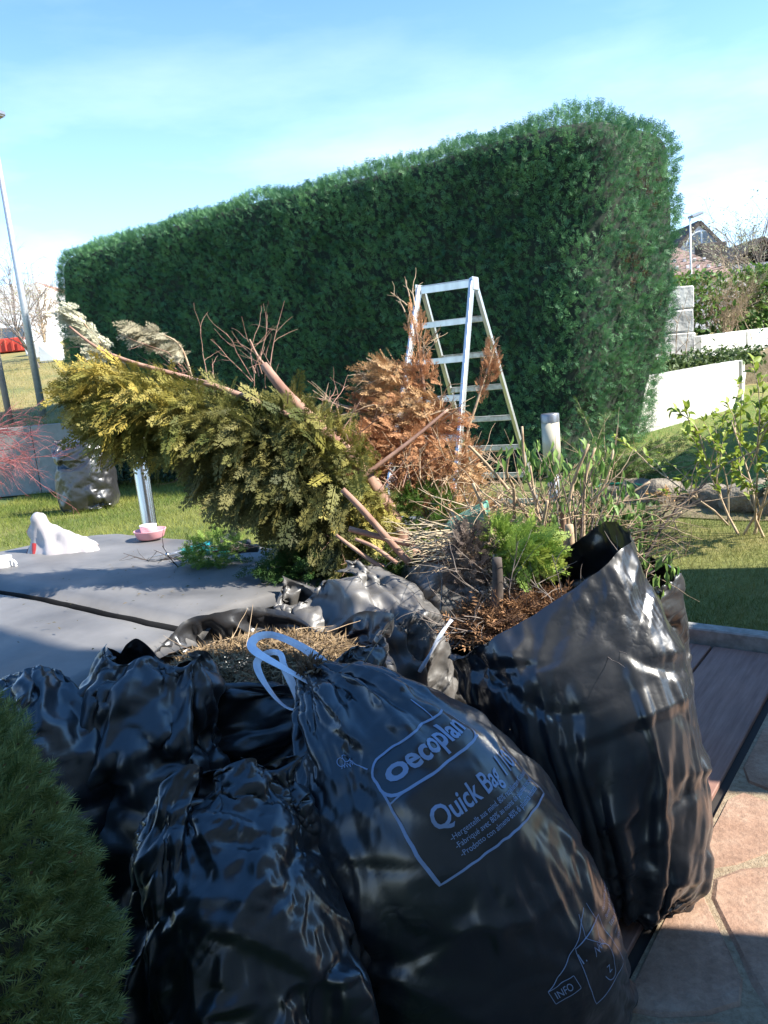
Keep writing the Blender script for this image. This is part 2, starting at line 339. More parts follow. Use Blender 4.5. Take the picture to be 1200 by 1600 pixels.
def clip(poly, n, d):
    out = []
    for k in range(len(poly)):
        p, q = poly[k], poly[(k + 1) % len(poly)]; a_, b_ = p @ n - d, q @ n - d
        if a_ <= 0: out.append(p)
        if a_ * b_ < 0: out.append(p + (q - p) * a_ / (a_ - b_))
    return out
for k, s in enumerate(seeds):
    poly = [np.array(c) for c in ((.03, -1.93), (3.17, -1.93), (3.17, 1.93), (.03, 1.93))]
    for k2, t in enumerate(seeds):
        if k2 == k: continue
        n = t - s; dist = np.linalg.norm(n); n = n / dist; poly = clip(poly, n, (s + t) / 2 @ n - r_.uniform(.004, .010))
        if len(poly) < 3: break
    if len(poly) < 3: continue
    pts = []
    for q in range(len(poly)):
        p0, p1 = poly[q], poly[(q + 1) % len(poly)]; m_ = max(1, int(np.linalg.norm(p1 - p0) / .09))
        for t in range(m_): pts.append(p0 + (p1 - p0) * t / m_ + (r_.normal(0, .0045, 2) if t else r_.normal(0, .003, 2)))
    pts = np.array(pts); ce = pts.mean(0)
    # round the corners a little
    for _ in range(1): pts = .5 * pts + .25 * (np.roll(pts, 1, 0) + np.roll(pts, -1, 0))
    n = len(pts); inn = ce + (pts - ce) * .965
    h_ = .030 + r_.normal(0, .0025)
    V = np.concatenate([np.c_[pts, np.full(n, .012)], np.c_[pts, np.full(n, h_ - .006)], np.c_[inn, h_ + r_.normal(0, .001, n)]])
    F = [[q, (q + 1) % n, n + (q + 1) % n, n + q] for q in range(n)] + [[n + q, n + (q + 1) % n, 2 * n + (q + 1) % n, 2 * n + q] for q in range(n)] + [list(range(2 * n, 3 * n))]
    W = (K0 + UX * ue - VY * 1.6) + V[:, :1] * UX + V[:, 1:2] * VY + V[:, 2:] * ZZ
    obj('paving_stone', mesh('paving_stone', W, F, mp_), paving)

# =================================================================== house right of the picture; unseen screen and shed added for their shade
M['render_wall'] = simple('cream_render', (.40, .375, .34), (.34, .32, .29), .9, 30, bmp=.3)
M['tile_red'] = simple('roof_tile', (.26, .13, .10), (.36, .20, .16), .85, 12, bmp=.5)
M['fence_wood'] = simple('weathered_fence_board', (.24, .17, .11), (.34, .25, .17), .85, 10, bmp=.3, stretch=(1, 1, .1))
hc = np.array([3.2, 1.12, 0]); hm = hc + UX * 4 - VY * 3.5
hs_ = thing('house', 'cream rendered house beside the terrace', 'house', hc)
box('wall', M['render_wall'], (8, 7, 5.4), hm + ZZ * 2.7, basis=[UX, VY, ZZ], bev=.01, parent=hs_)
for s in (-1, 1):
    V, F = box_vf(8.6, 4.3, .18); ca_, sa_ = math.cos(.5 * -s), math.sin(.5 * -s)
    R = np.array([[1, 0, 0], [0, ca_, sa_], [0, -sa_, ca_]]); V = (V @ R + [0, s * 1.86, 6.32]) @ np.array([UX, VY, ZZ]) + hm; obj('roof', mesh('roof', V, F, M['tile_red']), hs_)
sc_ = thing('shade_screen', 'unseen wooden screen added to shade the deck and lawn edge', 'fence', (3.45, 1.65, 0))  # invented board screen out of view, cuts the sun off deck and lawn strip
pa, pb = np.array([3.50, 1.80, 0]), np.array([4.35, 4.45, 0]); fd = unit(pb - pa); nb_ = 20; step_ = np.linalg.norm(pb - pa) / nb_
me_ = None
for k in range(nb_):
    V, F = box_vf(step_ + .02, .025, 2.3, .002); V = V @ np.array([fd, np.cross(ZZ, fd), ZZ]) + pa + fd * (k + .5) * step_ + np.cross(ZZ, fd) * (.013 if k % 2 else -.013) + ZZ * 1.19
    obj('board', mesh('board', V, F, M['fence_wood']), sc_)
for q in (0, .5, 1): box('post', M['fence_wood'], (.09, .09, 2.3), pa + (pb - pa) * q + np.cross(fd, ZZ) * .06 + ZZ * 1.15, parent=sc_)
sh = thing('shade_shed', 'unseen wooden shed added to shade the sloping lawn', 'shed', (6.6, 7.6, 0))  # invented shed out of view, throws the shadow across the sloping lawn
sa, sb = np.array([5.65, 6.85, 0]), np.array([7.75, 9.9, 0]); sd = unit(sb - sa); sn = np.cross(sd, ZZ); smid = (sa + sb) / 2 + sn * 1.1; sl = np.linalg.norm(sb - sa)
box('wall', M['fence_wood'], (sl, 2.2, 2.9), smid + ZZ * 1.45, basis=[sd, np.cross(ZZ, sd), ZZ], parent=sh)
V, F = box_vf(sl + .1, 2.4, .1); obj('roof', mesh('roof', V @ np.array([sd, np.cross(ZZ, sd), ZZ]) + smid + ZZ * 2.955, F, M['tile_red']), sh)

# =================================================================== HEDGE
def hedge_surface(nu=220, nv=90):
    FR, BR, BL, FL = np.array([2.74, 9.2]), np.array([4.55, 10.75]), np.array([-4.5, 17.2]), np.array([-6.15, 15.45]); H = 4.30
    th = np.linspace(0, 2 * np.pi, nu, endpoint=False); ph = np.linspace(0, np.pi / 2, nv)
    e = lambda c, p: np.sign(c) * np.abs(c) ** (2 / p)
    a = e(np.cos(th), 9.)[None] ; b_ = e(np.sin(th), 7.)[None]
    zz = np.linspace(0, 1, nv)
    # side profile: narrower foot, widest at two thirds, rounded shoulder
    prof = np.where(zz < .72, .90 + .10 * np.sin(np.clip(zz / .55, 0, 1) * np.pi / 2), 0); 
    t = np.clip((zz - .72) / .28, 0, 1); prof = np.where(zz >= .72, np.clip(1 - t ** 2.5, 0, 1) ** (1 / 1.9), prof)
    zh = np.where(zz < .72, zz / .72 * .86, .86 + .14 * np.clip(1 - (1 - t) ** 2.2, 0, 1))
    # long axis shrinks less at the shoulder than the thickness does
    kl = 1 - (1 - prof) * .16; kl = np.where(zz > .985, kl * np.linspace(1, 1, nv), kl)
    A = a * (kl - np.where(zz < .72, (1 - prof) * -.0, 0))[:, None]; B = b_ * prof[:, None]
    s, w_ = (A + 1) / 2, (B + 1) / 2                                   # s: 0 left .. 1 right, w_: 0 front .. 1 back
    X = ((1 - s)[..., None] * ((1 - w_)[..., None] * FL + w_[..., None] * BL) + s[..., None] * ((1 - w_)[..., None] * FR + w_[..., None] * BR))
    Z = np.broadcast_to(zh[:, None] * H, s.shape)
    # right foot is cut back
    cut = np.clip(1 - zh / .75, 0, 1)[:, None] ** 1.3 * np.clip((s - .8) / .2, 0, 1)
    X = X + cut[..., None] * np.array([-.75, -.12])
    P = np.concatenate([X, Z[..., None]], -1)
    c_ = P.mean((0, 1)); n_ = unit(P - c_)
    P = P + n_ * (wav(P, 1.1, 3) * .07 + wav(P, 3.2, 4) * .035)[..., None] * np.clip(Z / .6, 0, 1)[..., None]
    return P
HP = hedge_surface(); nv, nu = HP.shape[:2]
i = np.arange(nu); ii = (i + 1) % nu; j = np.arange(nv - 1)[:, None] * nu
HF = np.stack([j + i, j + ii, j + ii + nu, j + i + nu], -1).reshape(-1, 4)
hv = HP.reshape(-1, 3)
q0, q1, q2, q3 = (hv[HF[:, k]] for k in range(4)); nrm = np.cross(q2 - q0, q3 - q1); ar = np.linalg.norm(nrm, axis=1) / 2; nrm = unit(nrm)
cen = hv.mean(0)
if ((nrm * ((q0 + q2) / 2 - cen)).sum(1) * ar).sum() < 0: nrm = -nrm
hedge = thing('hedge', 'tall clipped dark green conifer hedge behind the ladder', 'hedge', (-1.5, 12.5, 0))
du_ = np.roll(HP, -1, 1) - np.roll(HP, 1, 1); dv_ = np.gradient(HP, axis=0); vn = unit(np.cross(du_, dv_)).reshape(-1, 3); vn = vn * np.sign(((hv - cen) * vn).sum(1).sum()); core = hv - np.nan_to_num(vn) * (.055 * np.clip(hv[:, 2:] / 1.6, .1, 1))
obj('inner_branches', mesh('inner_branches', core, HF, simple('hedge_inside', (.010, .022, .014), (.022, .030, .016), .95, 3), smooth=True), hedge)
vis = (nrm @ unit(np.array([0, 0, 1.5]) - cen) > -.75) | (nrm[:, 2] > .3)
pr = ar * np.where(vis, 1, .15); NH = 70000; fi = rng.choice(len(HF), NH, p=pr / pr.sum()); u_, v_ = rng.random((2, NH, 1))
P = (q0[fi] * (1 - u_) + q1[fi] * u_) * (1 - v_) + (q3[fi] * (1 - u_) + q2[fi] * u_) * v_; N = nrm[fi]
clump = wav(P, 5.5, 21); P = P + N * (rng.uniform(-.05, .05, NH) + .045 * clump + .02 * wav(P * np.array([1, 1, .45]), 2.6, 22))[:, None]
D = unit(N * rng.uniform(.35, 1.0, NH)[:, None] + np.array([0, 0, 1]) * rng.uniform(-.15, 1.1, NH)[:, None] + rng.normal(0, .35, (NH, 3)))
NN = unit(N + rng.normal(0, .55, (NH, 3)))
tt = np.clip(.5 + .28 * clump + rng.normal(0, .22, NH), 0, 1)
col = lerp_cols((.040, .125, .064), (.140, .300, .120), tt)
spot = np.zeros(NH)
for (x, y, Y_, rr_) in ((450, 440, 10.9, .16), (380, 455, 11.8, .13), (975, 420, 10.0, .22), (985, 290, 10.1, .2), (575, 350, 10.2, .12)):
    spot = np.maximum(spot, np.exp(-((P - at(x, y, Y_)) ** 2).sum(1) / rr_ ** 2))
br = (spot * 1.1 > rng.random(NH)); col[br] = np.array([.10, .055, .03]) * rng.uniform(.6, 1.3, (br.sum(), 1))
Vh, Fh, Ch = scatter(tmpl_frond(4, 0, .55, 1), P, D, NN, rng.uniform(.075, .145, NH), col)
kind(obj('foliage', mesh('foliage', Vh, [Fh], M['conifer'], Ch), hedge), 'stuff')
for k in range(7):
    p = np.array([2.2, 9.9, 0]) + (np.array([-4.9, 15.5, 0]) - [2.2, 9.9, 0]) * k / 6
    obj('trunk', mesh('trunk', *capped((np.array([p, p + [.05, .02, 1.6], p + [0, 0, 3.2]]), [.09, .06, .02])), M['bark']), hedge)
# ivy under the hedge foot
Ni = 9000; s_ = rng.random(Ni); base = np.array([2.3, 9.2]) + (np.array([-6.0, 14.9]) - [2.3, 9.2]) * s_[:, None] + np.array([-.57, -.82]) * rng.uniform(-.5, .28, Ni)[:, None]
P = np.c_[base, np.abs(rng.normal(0, .16, Ni)) + .02]; P[:, 2] *= np.where(s_ > .35, 1.7, .8)
def leafobj(name, sets, m, parent=None):
    V, F, c = cat(*sets); return obj(name, mesh(name, V, [F], m, c), parent)
kind(tag(leafobj('ivy', [scatter(tmpl_leaf(), P, rand_dir(Ni) + [0, -.3, -.3], rand_dir(Ni) * .6 + [-.3, -.6, .8], rng.uniform(.05, .10, Ni), lerp_cols((.012, .03, .012), (.035, .065, .022), rng.random(Ni)))], M['leaf']), 'dark ivy creeping along the foot of the tall hedge', 'ivy'), 'stuff')
# =================================================================== GRASS
def inside_view(P, marg=60):
    d = P - np.array([0, 0, EYE]); w_ = d @ _f; x = 600 + FOC * (d @ _ix) / w_; y = 800 + FOC * (d @ _iy) / w_
    return (w_ > .3) & (x > -marg) & (x < 1200 + marg) & (y < 1650)
TB = np.array([-1.62, 4.42, 0])                                        # far corner of the hot tub
def in_tub(x, y, m=0.):
    q = np.stack([x - TB[0], y - TB[1]], -1); u = q @ UX[:2]; v = -(q @ VY[:2]); return (u > -m) & (u < 2.1 + m) & (v > -m) & (v < 2.1 + m)
def beyond_kerb(x, y): return np.stack([x - K0[0], y - K0[1]], -1) @ VY[:2] > .10
G = []
for (x0, x1, y0, y1, n, s0, s1, ca, cb) in ((-6.5, 1.0, 4.0, 15.0, 110000, .035, .075, (.09, .145, .02), (.30, .30, .07)), (.9, 4.6, 3.3, 7.6, 90000, .025, .06, (.085, .135, .025), (.34, .31, .11)), (1.8, 6.5, 7.3, 13.2, 60000, .02, .035, (.08, .24, .035), (.16, .36, .06))):
    yy = y0 + (y1 - y0) * rng.random(n) ** 1.7; xx = rng.uniform(x0, x1, n); P = np.c_[xx, yy, np.zeros(n)]
    k = inside_view(P) & beyond_kerb(xx, yy) & ~in_tub(xx, yy, .02); P = P[k]; n = len(P)
    P[:, 2] = height(P[:, 0], P[:, 1]); pat = np.clip(.5 + .45 * wav(P, 1.6, 9) + .25 * wav(P, 6, 10) + rng.normal(0, .18, n), 0, 1)
    dd = np.c_[rng.normal(0, .45, n), rng.normal(0, .45, n), np.ones(n)]
    far_ = 1 + np.clip(P[:, 1] - 5, 0, 10) * .09
    G.append(scatter(tmpl_blade(), P, dd, rand_dir(n) * [1, 1, .1], rng.uniform(s0, s1, n) * far_, lerp_cols(ca, cb, pat), .15))
kind(leafobj('grass', G, M['grass']), 'stuff')
nm = 16000; P = np.c_[rng.uniform(-13, -3.2, nm), rng.uniform(14.7, 36, nm), np.zeros(nm)]; P = P[inside_view(P)]; P[:, 2] = height(P[:, 0], P[:, 1])
kind(leafobj('meadow_grass', [scatter(tmpl_blade(), P, np.c_[rng.normal(0, .5, (len(P), 2)), np.ones(len(P))], rand_dir(len(P)) * [1, 1, .1], rng.uniform(.08, .2, len(P)), lerp_cols((.40, .30, .12), (.22, .22, .06), rng.random(len(P))))], M['grass']), 'stuff')

# =================================================================== HOT TUB WITH COVER
M['cover'] = simple('grey_vinyl_cover', (.095, .092, .09), (.20, .192, .184), .55, 2.2, bmp=.5, bdist=.004, detail=8)
M['tub_panel'] = simple('grey_tub_skirt', (.10, .095, .09), (.15, .14, .13), .6, 6, stretch=(1, 1, .2))
tub = thing('hot_tub', 'square hot tub under a grey folding vinyl cover', 'hot tub', TB + UX * 1.05 - VY * 1.05)
def cover_half(v0, v1, zin, zout, flip):
    n, m = 56, 30; V = []
    r = .26
    for a in np.linspace(0, 1, m):
        for q in np.linspace(0, 1, n):
            V.append((q * 2.1, v0 + (v1 - v0) * a))
    V = np.array(V); u, v = V[:, 0], V[:, 1]; rim = v0 if not flip else v1
    d = np.abs(v - rim)
    # round the two outer corners: slide u inwards
    dx = np.where(d < r, r - np.sqrt(np.clip(r * r - (r - d) ** 2, 0, None)), 0); u2 = 1.05 + (u - 1.05) * (1.05 - dx) / 1.05
    k = np.clip(d / 1.04, 0, 1); z = zout + (zin - zout) * k
    edge = np.minimum(np.minimum(u2 - dx, 2.1 - dx - u2), d); fold = 1.048 - d
    z = z - .035 * np.exp(-np.clip(edge, 0, 1) / .018) - .034 * np.exp(-np.clip(fold, 0, 1) / .022)
    W = TB + u2[:, None] * UX - v[:, None] * VY + z[:, None] * ZZ
    W[:, 2] += .005 * wav(W * [1, 1, 0], 6, 40) + .0035 * np.abs(wav(W * [1, 1, 0], 13, 41))
    i = np.arange(n - 1); j = np.arange(m - 1)[:, None] * n; F = np.stack([j + i, j + i + n, j + i + n + 1, j + i + 1], -1).reshape(-1, 4)
    # skirt flap hanging down
    ring = list(range(n - 1, -1, -1)) + [k_ * n for k_ in range(1, m)] + [(m - 1) * n + k_ for k_ in range(1, n)] + [k_ * n + n - 1 for k_ in range(m - 2, 0, -1)]
    R = np.array(ring); N0 = len(W); W = np.concatenate([W, W[R] - [0, 0, .10]]); rr_ = np.arange(len(R)); nxt = (rr_ + 1) % len(R)
    return W, [F, np.stack([R[rr_], R[nxt], N0 + nxt, N0 + rr_], -1)]
for v0, v1, zi, zo, fl in ((0, 1.048, .838, .775, False), (1.052, 2.1, .812, .765, True)):
    V, F = cover_half(v0, v1, zi, zo, fl); obj('cover_half', mesh('cover_half', V, F, M['cover'], smooth=True), tub)
V, F = box_vf(2.0, 2.0, .70, .12); V = V @ np.array([UX, VY, ZZ]) + TB + UX * 1.05 - VY * 1.05 + ZZ * .35; obj('skirt', mesh('skirt', V, F, M['tub_panel']), tub)
def on_cover(x, y, z=.79): return onz(x, y, z)

# steel post behind the tub
p = at(234, 822, 4.62); p = np.array([p[0], p[1], 0])
sp_ = thing('steel_post', 'round brushed steel post with a pale cap behind the tub', 'post', p)
V, F = lathe([(.045, 0), (.045, 1.27), (.043, 1.275)], 28, p); obj('tube', mesh('tube', V, [F], M['steel'], smooth=True), sp_)
V, F = lathe([(.047, 1.255), (.047, 1.315), (.043, 1.33), (.0, 1.332)], 28, p); obj('cap', mesh('cap', V, [F], M['white_plastic'], smooth=True), sp_)
V, F = lathe([(.0, .012), (.08, .012), (.085, .004), (.085, 0)], 28, p); obj('foot_plate', mesh('foot_plate', V, [F], M['steel']), sp_)

# =================================================================== STEP LADDER
ang = .483; lw = np.array([math.cos(ang), -math.sin(ang), 0]); lo = np.array([math.sin(ang), math.cos(ang), 0]); LT = np.array([.657, 6.251, 2.149])
lad = thing('step_ladder', 'open aluminium step ladder standing in front of the tall hedge', 'ladder', (LT[0], LT[1], 0))
def lp(side, front, dz): return LT + lw * side * (.224 + .032 * dz) + lo * ((-.515 * dz - .03) if front else (.579 * dz + .03)) - ZZ * dz
for side in (-1, 1):
    for front in (True, False):
        p, q = lp(side, front, -.012), lp(side, front, 2.12); V, F = join_vf([beam_vf(p, q, .022, .062 if front else .05, lo, .003), beam_vf(p + lw * -side * .014, q + lw * -side * .014, .012, .044 if front else .034, lo, .002)])
        r = obj('rail', mesh('rail', V, F, M['alu']), lad)
        V, F = beam_vf(q - ZZ * .0, q + (q - p) / np.linalg.norm(q - p) * .03, .034, .07, lo, .004); obj('rubber_foot', mesh('rubber_foot', V, F, M['black']), r)
for k in range(1, 8):
    dz = .28 * k
    V, F = join_vf([beam_vf(lp(-1, True, dz) + lo * .02, lp(1, True, dz) + lo * .02, .085, .005, ZZ, .001), beam_vf(lp(-1, True, dz) - lo * .018 - ZZ * .021, lp(1, True, dz) - lo * .018 - ZZ * .021, .006, .042, ZZ, .001)]); obj('tread', mesh('tread', V, F, M['alu']), lad)
    V, F = join_vf([beam_vf(lp(-1, False, dz), lp(1, False, dz), .028, .044, ZZ, .004), beam_vf(lp(-1, False, dz) - lo * .002 + ZZ * .024, lp(1, False, dz) - lo * .002 + ZZ * .024, .036, .004, ZZ, .001)]); obj('rung', mesh('rung', V, F, M['alu_worn']), lad)
V, F = join_vf([beam_vf(lp(-1, True, 0) + lo * .03 + ZZ * .012, lp(1, True, 0) + lo * .03 + ZZ * .012, .10, .006, ZZ, .002), beam_vf(lp(-1, True, 0) - lo * .018 - ZZ * .02, lp(1, True, 0) - lo * .018 - ZZ * .02, .006, .055, ZZ, .001)]); obj('top_step', mesh('top_step', V, F, M['alu']), lad)
for side in (-1, 1):
    c = LT + lw * side * .238 - ZZ * .02; V, F = box_vf(.012, .13, .10, .004); obj('hinge_plate', mesh('hinge_plate', V @ np.array([lw, lo, ZZ]) + c, F, M['alu']), lad)

# =================================================================== BOLLARD LIGHT, STAKE
M['frost'] = simple('frosted_diffuser', (.55, .50, .38), (.48, .44, .33), .35, 6)
M['satin'] = simple('satin_grey_metal', (.30, .31, .33), (.24, .25, .27), .4, 20, .7)
p = at(866, 780, 7.9); p = np.array([p[0], p[1], 0]); bl = thing('bollard_light', 'round garden bollard light with beige frosted top in front of the hedge', 'lamp', p)
V, F = lathe([(.062, 0), (.062, .40), (.0, .40)], 28, p); obj('post', mesh('post', V, [F], M['satin'], smooth=False), bl)
V, F = lathe([(.0, .395), (.092, .395), (.092, .86), (.0, .86)], 36, p); obj('diffuser', mesh('diffuser', V, [F], M['frost']), bl)
V, F = lathe([(.094, .855), (.094, .935), (.088, .945), (.0, .946)], 36, p); obj('cap', mesh('cap', V, [F], M['satin']), bl)
p = at(912, 760, 8.3); p = np.array([p[0], p[1], 0]); tag(obj('garden_stake', mesh('garden_stake', *(lambda vf: (vf[0], vf[1]))(beam_vf(p, p + [.01, .02, .60], .03, .02, (0, 1, 0), .003)), M['satin'])), 'thin grey metal stake between bollard light and shrub', 'stake')

# =================================================================== LEFT SIDE: wall, lamps, meadow buildings
M['conc'] = simple('cast_concrete', (.20, .195, .18), (.30, .29, .27), .9, 4, bmp=.25)
gw = thing('garden_wall', 'low grey concrete retaining wall beside the far bag', 'wall', (-6, 13.2, 0))
w0, w1 = np.array([-10.5, 14.3, 0]), np.array([-4.9, 14.35, 0]); wd = unit(w1 - w0); Lw = np.linalg.norm(w1 - w0); nseg = 4
for k in range(nseg):
    box('panel', M['conc'], (Lw / nseg - .012, .22, 1.30 - .05), w0 + wd * (k + .5) * Lw / nseg + ZZ * .50, basis=[wd, np.cross(ZZ, wd), ZZ], bev=.006, parent=gw)
M['galv'] = simple('galvanised_steel', (.50, .51, .52), (.40, .41, .42), .45, 18, .5)
def lamp(name, label, base, top, rad, arm, m):
    o = thing(name, label, 'street lamp', base, 'street lamps'); base, top = np.array(base), np.array(top)
    obj('pole', mesh('pole', *capped((np.array([base, base * .6 + top * .4, top]), [rad, rad * .85, rad * .55]), 10), m, smooth=False), o)
    V, F = join_vf([beam_vf(top, top + np.array(arm), .26, .09, (0, 0, 1), .02), beam_vf(top + np.array(arm) * .15 - ZZ * .05, top + np.array(arm) * .95 - ZZ * .05, .2, .02, (0, 0, 1), .004)])
    obj('lamp_head', mesh('lamp_head', V, F, M['satin']), o); return o
pb_ = at(70, 665, 16); lamp('street_lamp', 'tall galvanised street lamp pole leaning over the left edge', (pb_[0], pb_[1], height(pb_[0], pb_[1])), (pb_[0] - .02, pb_[1], 6.97), .075, (.25, -.1, .04), M['galv'])
pr_ = at(1080, 440, 30); lamp('street_lamp', 'distant slim street lamp in front of the gabled house', (pr_[0], pr_[1], 2.2), (pr_[0], pr_[1], 6.02), .05, (.5, .2, .16), M['white_plastic'])
M['oldwood'] = simple('grey_post_wood', (.22, .17, .13), (.33, .27, .21), .9, 9, stretch=(1, 1, .2), bmp=.3)
for (x, y0, y1, Y, r_) in ((6, 602, 532, 15.5, .065), (64, 640, 500, 16.6, .05)):
    b_, t_ = at(x, y0, Y), at(x - 3, y1, Y); t_[0] = b_[0] - .03; b_[2] = min(b_[2], height(b_[0], b_[1])) - .1
    tag(obj('fence_post', mesh('fence_post', *capped((np.array([b_, (b_ + t_) / 2, t_]), [r_, r_, r_ * .95])), M['oldwood'])), 'weathered round wooden post in the dry meadow' + (' near the left edge' if x < 20 else ' right behind the lamp pole'), 'post', 'meadow fence posts')
M['white_wall'] = simple('white_render', (.80, .80, .79), (.74, .74, .73), .85, 3)
M['glass'] = simple('window_glass', (.05, .07, .10), (.09, .12, .15), .12, 2)
M['red'] = simple('red_tarp', (.50, .05, .03), (.42, .05, .03), .7, 3)
M['dark_roof'] = simple('dark_roof', (.05, .04, .036), (.09, .07, .06), .85, 3)
hb = at(25, 545, 38); zb = float(height(hb[0], hb[1]))
wh = thing('white_building', 'white flat roofed building at the top of the meadow', 'building', (hb[0], hb[1], zb))
box('wall', M['white_wall'], (6.5, 5, 3.4), (hb[0] - 2.2, hb[1] + 2.5, zb + 1.3), .12, parent=wh)
w_ = at(8, 522, 37.95); wf = box('window', M['white_plastic'], (2.5, .12, .75), (w_[0] - .3, hb[1] + .12, w_[2]), .12, parent=wh); box('pane', M['glass'], (2.2, .1, .55), (w_[0] - .3, hb[1] + .05, w_[2]), .12, parent=wf)
r0 = at(18, 536, 36); zr = float(height(r0[0], r0[1]))
sk = thing('skip_container', 'red steel container in front of the white building', 'container', (r0[0], r0[1], zr))
box('body', M['red'], (1.9, 1.1, .6), (r0[0] - .2, r0[1], zr + .30), .1, .03, sk)
for k in range(6): box('rib', M['red'], (.06, .06, .5), (r0[0] - .2 - .85 + k * .34, r0[1] - .58, zr + .3), .1, .01, sk)
for q, (x, y, Y) in enumerate(((58, 552, 33), (70, 556, 31), (82, 562, 29), (60, 530, 36), (76, 528, 37))):
    c = at(x, y, Y); zc = float(height(c[0], c[1])); V, F = box_vf(.75, .6, .7, .08); V = V * (1 + rng.normal(0, .06, V.shape)) + [c[0], c[1], zc + .3]
    tag(obj('white_boulder', mesh('white_boulder', V, F, M['white_wall'])), ('pale block right behind the lamp pole on the meadow bank', 'pale block between the lamp pole and the hedge, second from the pole', 'lowest pale block, beside the left end of the hedge', 'small far pale block below the brown house', 'farthest pale block, close to the hedge end')[q], 'boulder', 'pale blocks on the meadow bank')
bh = at(66, 520, 60); zb = float(height(bh[0], bh[1]))
bhs = thing('brown_house', 'dark brown house with red roof edge far behind the hedge', 'house', (bh[0], bh[1], zb))
box('wall', simple('brown_boards', (.10, .06, .045), (.15, .09, .07), .9, 2), (2.6, 5, 3.4), (bh[0] + .6, bh[1] + 2, zb + 1.5), .1, parent=bhs)
for s in (-1, 1):
    V, F = box_vf(2.1, 6, .2); ca_, sa_ = math.cos(.75 * s), math.sin(.75 * s); V = V @ np.array([[ca_, 0, -sa_], [0, 1, 0], [sa_, 0, ca_]]) + [bh[0] + .6 + s * .72, bh[1] + 2, zb + 3.7]; obj('roof', mesh('roof', V, F, M['tile_red']), bhs)

# =================================================================== RIGHT SIDE
M['whitewash'] = simple('white_garden_wall', (.62, .60, .56), (.48, .46, .41), .9, 1.6, bmp=.4, detail=9)
g0, g1 = np.array([3.3, 10.65, 0]), np.array([5.75, 12.36, 0]); gd = unit(g1 - g0)
ww = thing('white_garden_wall', 'smooth white garden wall at the top of the sloping lawn', 'wall', (4.5, 11.5, .5))
V, F = beam_vf(g0 + ZZ * .62, g1 + ZZ * .70, .2, .92, ZZ, .008); obj('wall', mesh('wall', V, F, M['whitewash']), ww)
V, F = beam_vf(g1 + gd * .06 + ZZ * .66, g1 + gd * .06 + np.array([1.0, 2.0, .1]) * 1.0 + ZZ * .66, .2, .98, ZZ, .008); obj('return_wall', mesh('return_wall', V, F, M['whitewash']), ww)
M['soil'] = simple('bank_soil', (.13, .10, .055), (.20, .16, .09), .95, 10, bmp=.8, bdist=.02)
bank = kind(obj('planted_bank', mesh('planted_bank', [(3.2, 10.78, 1.03), (5.70, 12.52, 1.10), (6.9, 14.6, 1.12), (12, 16, 1.5), (4.4, 16, 1.5), (3.2, 10.78, .2), (5.70, 12.52, .2), (6.9, 14.6, .2), (12, 16, .2), (4.4, 16, .2)], [[0, 1, 2, 3, 4], [0, 5, 6, 1], [1, 6, 7, 2], [2, 7, 8, 3]], M['soil'])), 'structure')
M['block'] = simple('pale_limestone_block', (.58, .55, .49), (.74, .72, .66), .92, 2.6, bmp=.7, bdist=.02)
M['block_old'] = simple('weathered_limestone_block', (.33, .31, .28), (.70, .68, .62), .92, 4, bmp=.8, bdist=.02, lo=.3, hi=.6)
bw = thing('block_wall', 'tall stack of weathered stone blocks beside the hedge end', 'wall', (5.2, 13.6, 1))
for r_ in range(4):
    x0 = 4.55 - .1 * r_
    for c_, wdt in enumerate((.50, .56) if r_ % 2 else (.34, .70)):
        off = 0 if c_ == 0 else ((.50, .34)[(r_ + 1) % 2] + .02)
        V, F = box_vf(wdt - .02, .5, .375, .02); V = V + rng.normal(0, .006, V.shape) + [4.56 + off + wdt / 2, 13.75, 1.12 + .39 * r_ - .02 + .0]
        obj('stone_block', mesh('stone_block', V, F, M['block_old']), bw)
b0, b1 = at(1084, 541, 14.0), at(1200, 519, 15.2); bd = unit(np.array([b1[0] - b0[0], b1[1] - b0[1], 0])); bL = 7.0
bw2 = thing('block_wall', 'long low wall of pale stone blocks under the laurel hedge', 'wall', (6.5, 14.6, 1))
for r_ in range(3):
    x = -.12 * (r_ % 2) + (0 if r_ == 2 else -.3)
    while x < bL:
        wd_ = rng.uniform(.42, .95); V, F = box_vf(wd_ - .015, .55, .365, .02); V = V + rng.normal(0, .008, V.shape); V = V @ np.array([bd, np.cross(ZZ, bd), ZZ]) + np.array([b0[0], b0[1] + .25, 0]) + bd * (x + wd_ / 2) + ZZ * (1.43 - .375 * (2 - r_) + .008 * x) + np.cross(ZZ, bd) * rng.normal(0, .02)
        obj('stone_block', mesh('stone_block', V, F, M['block']), bw2); x += wd_
# laurel hedge above
lau = thing('laurel_hedge', 'glossy green laurel hedge above the stone block walls', 'hedge', (7.5, 16, 1.6))
nl = 9000; s_ = rng.random(nl) ** .8; base = np.array([5.5, 15.2]) + np.array([4.2, 1.0]) * s_[:, None]; gap = wav(np.c_[base, base[:, :1]], 2.2, 31)
P = np.c_[base + rng.normal(0, .28, (nl, 2)), rng.uniform(1.0, 2.78, nl) + .07 * wav(np.c_[base, base[:, :1]], 5, 32)]; kk = gap < .55; P = P[kk]
tt = rng.random(len(P)); leafobj('foliage', [scatter(tmpl_leaf(.1, .24), P, rand_dir(len(P)) + [0, -.4, .1], rand_dir(len(P)) + [.5, -.5, .6], rng.uniform(.09, .16, len(P)), lerp_cols((.05, .12, .022), (.17, .27, .05), tt))], M['leaf'], lau)
poly = []
for k in range(26): p = [rng.uniform(5.6, 9.6), 0, 1.3]; p[1] = 15.2 + (p[0] - 5.5) * .24 + rng.normal(0, .15); twigs(p, [0, 0, 1], 1.0, .012, 2, 5, .45, out=poly)
V, F = tubes(poly, 4); obj('stems', mesh('stems', V, [F], M['twig']), lau)
poly = []
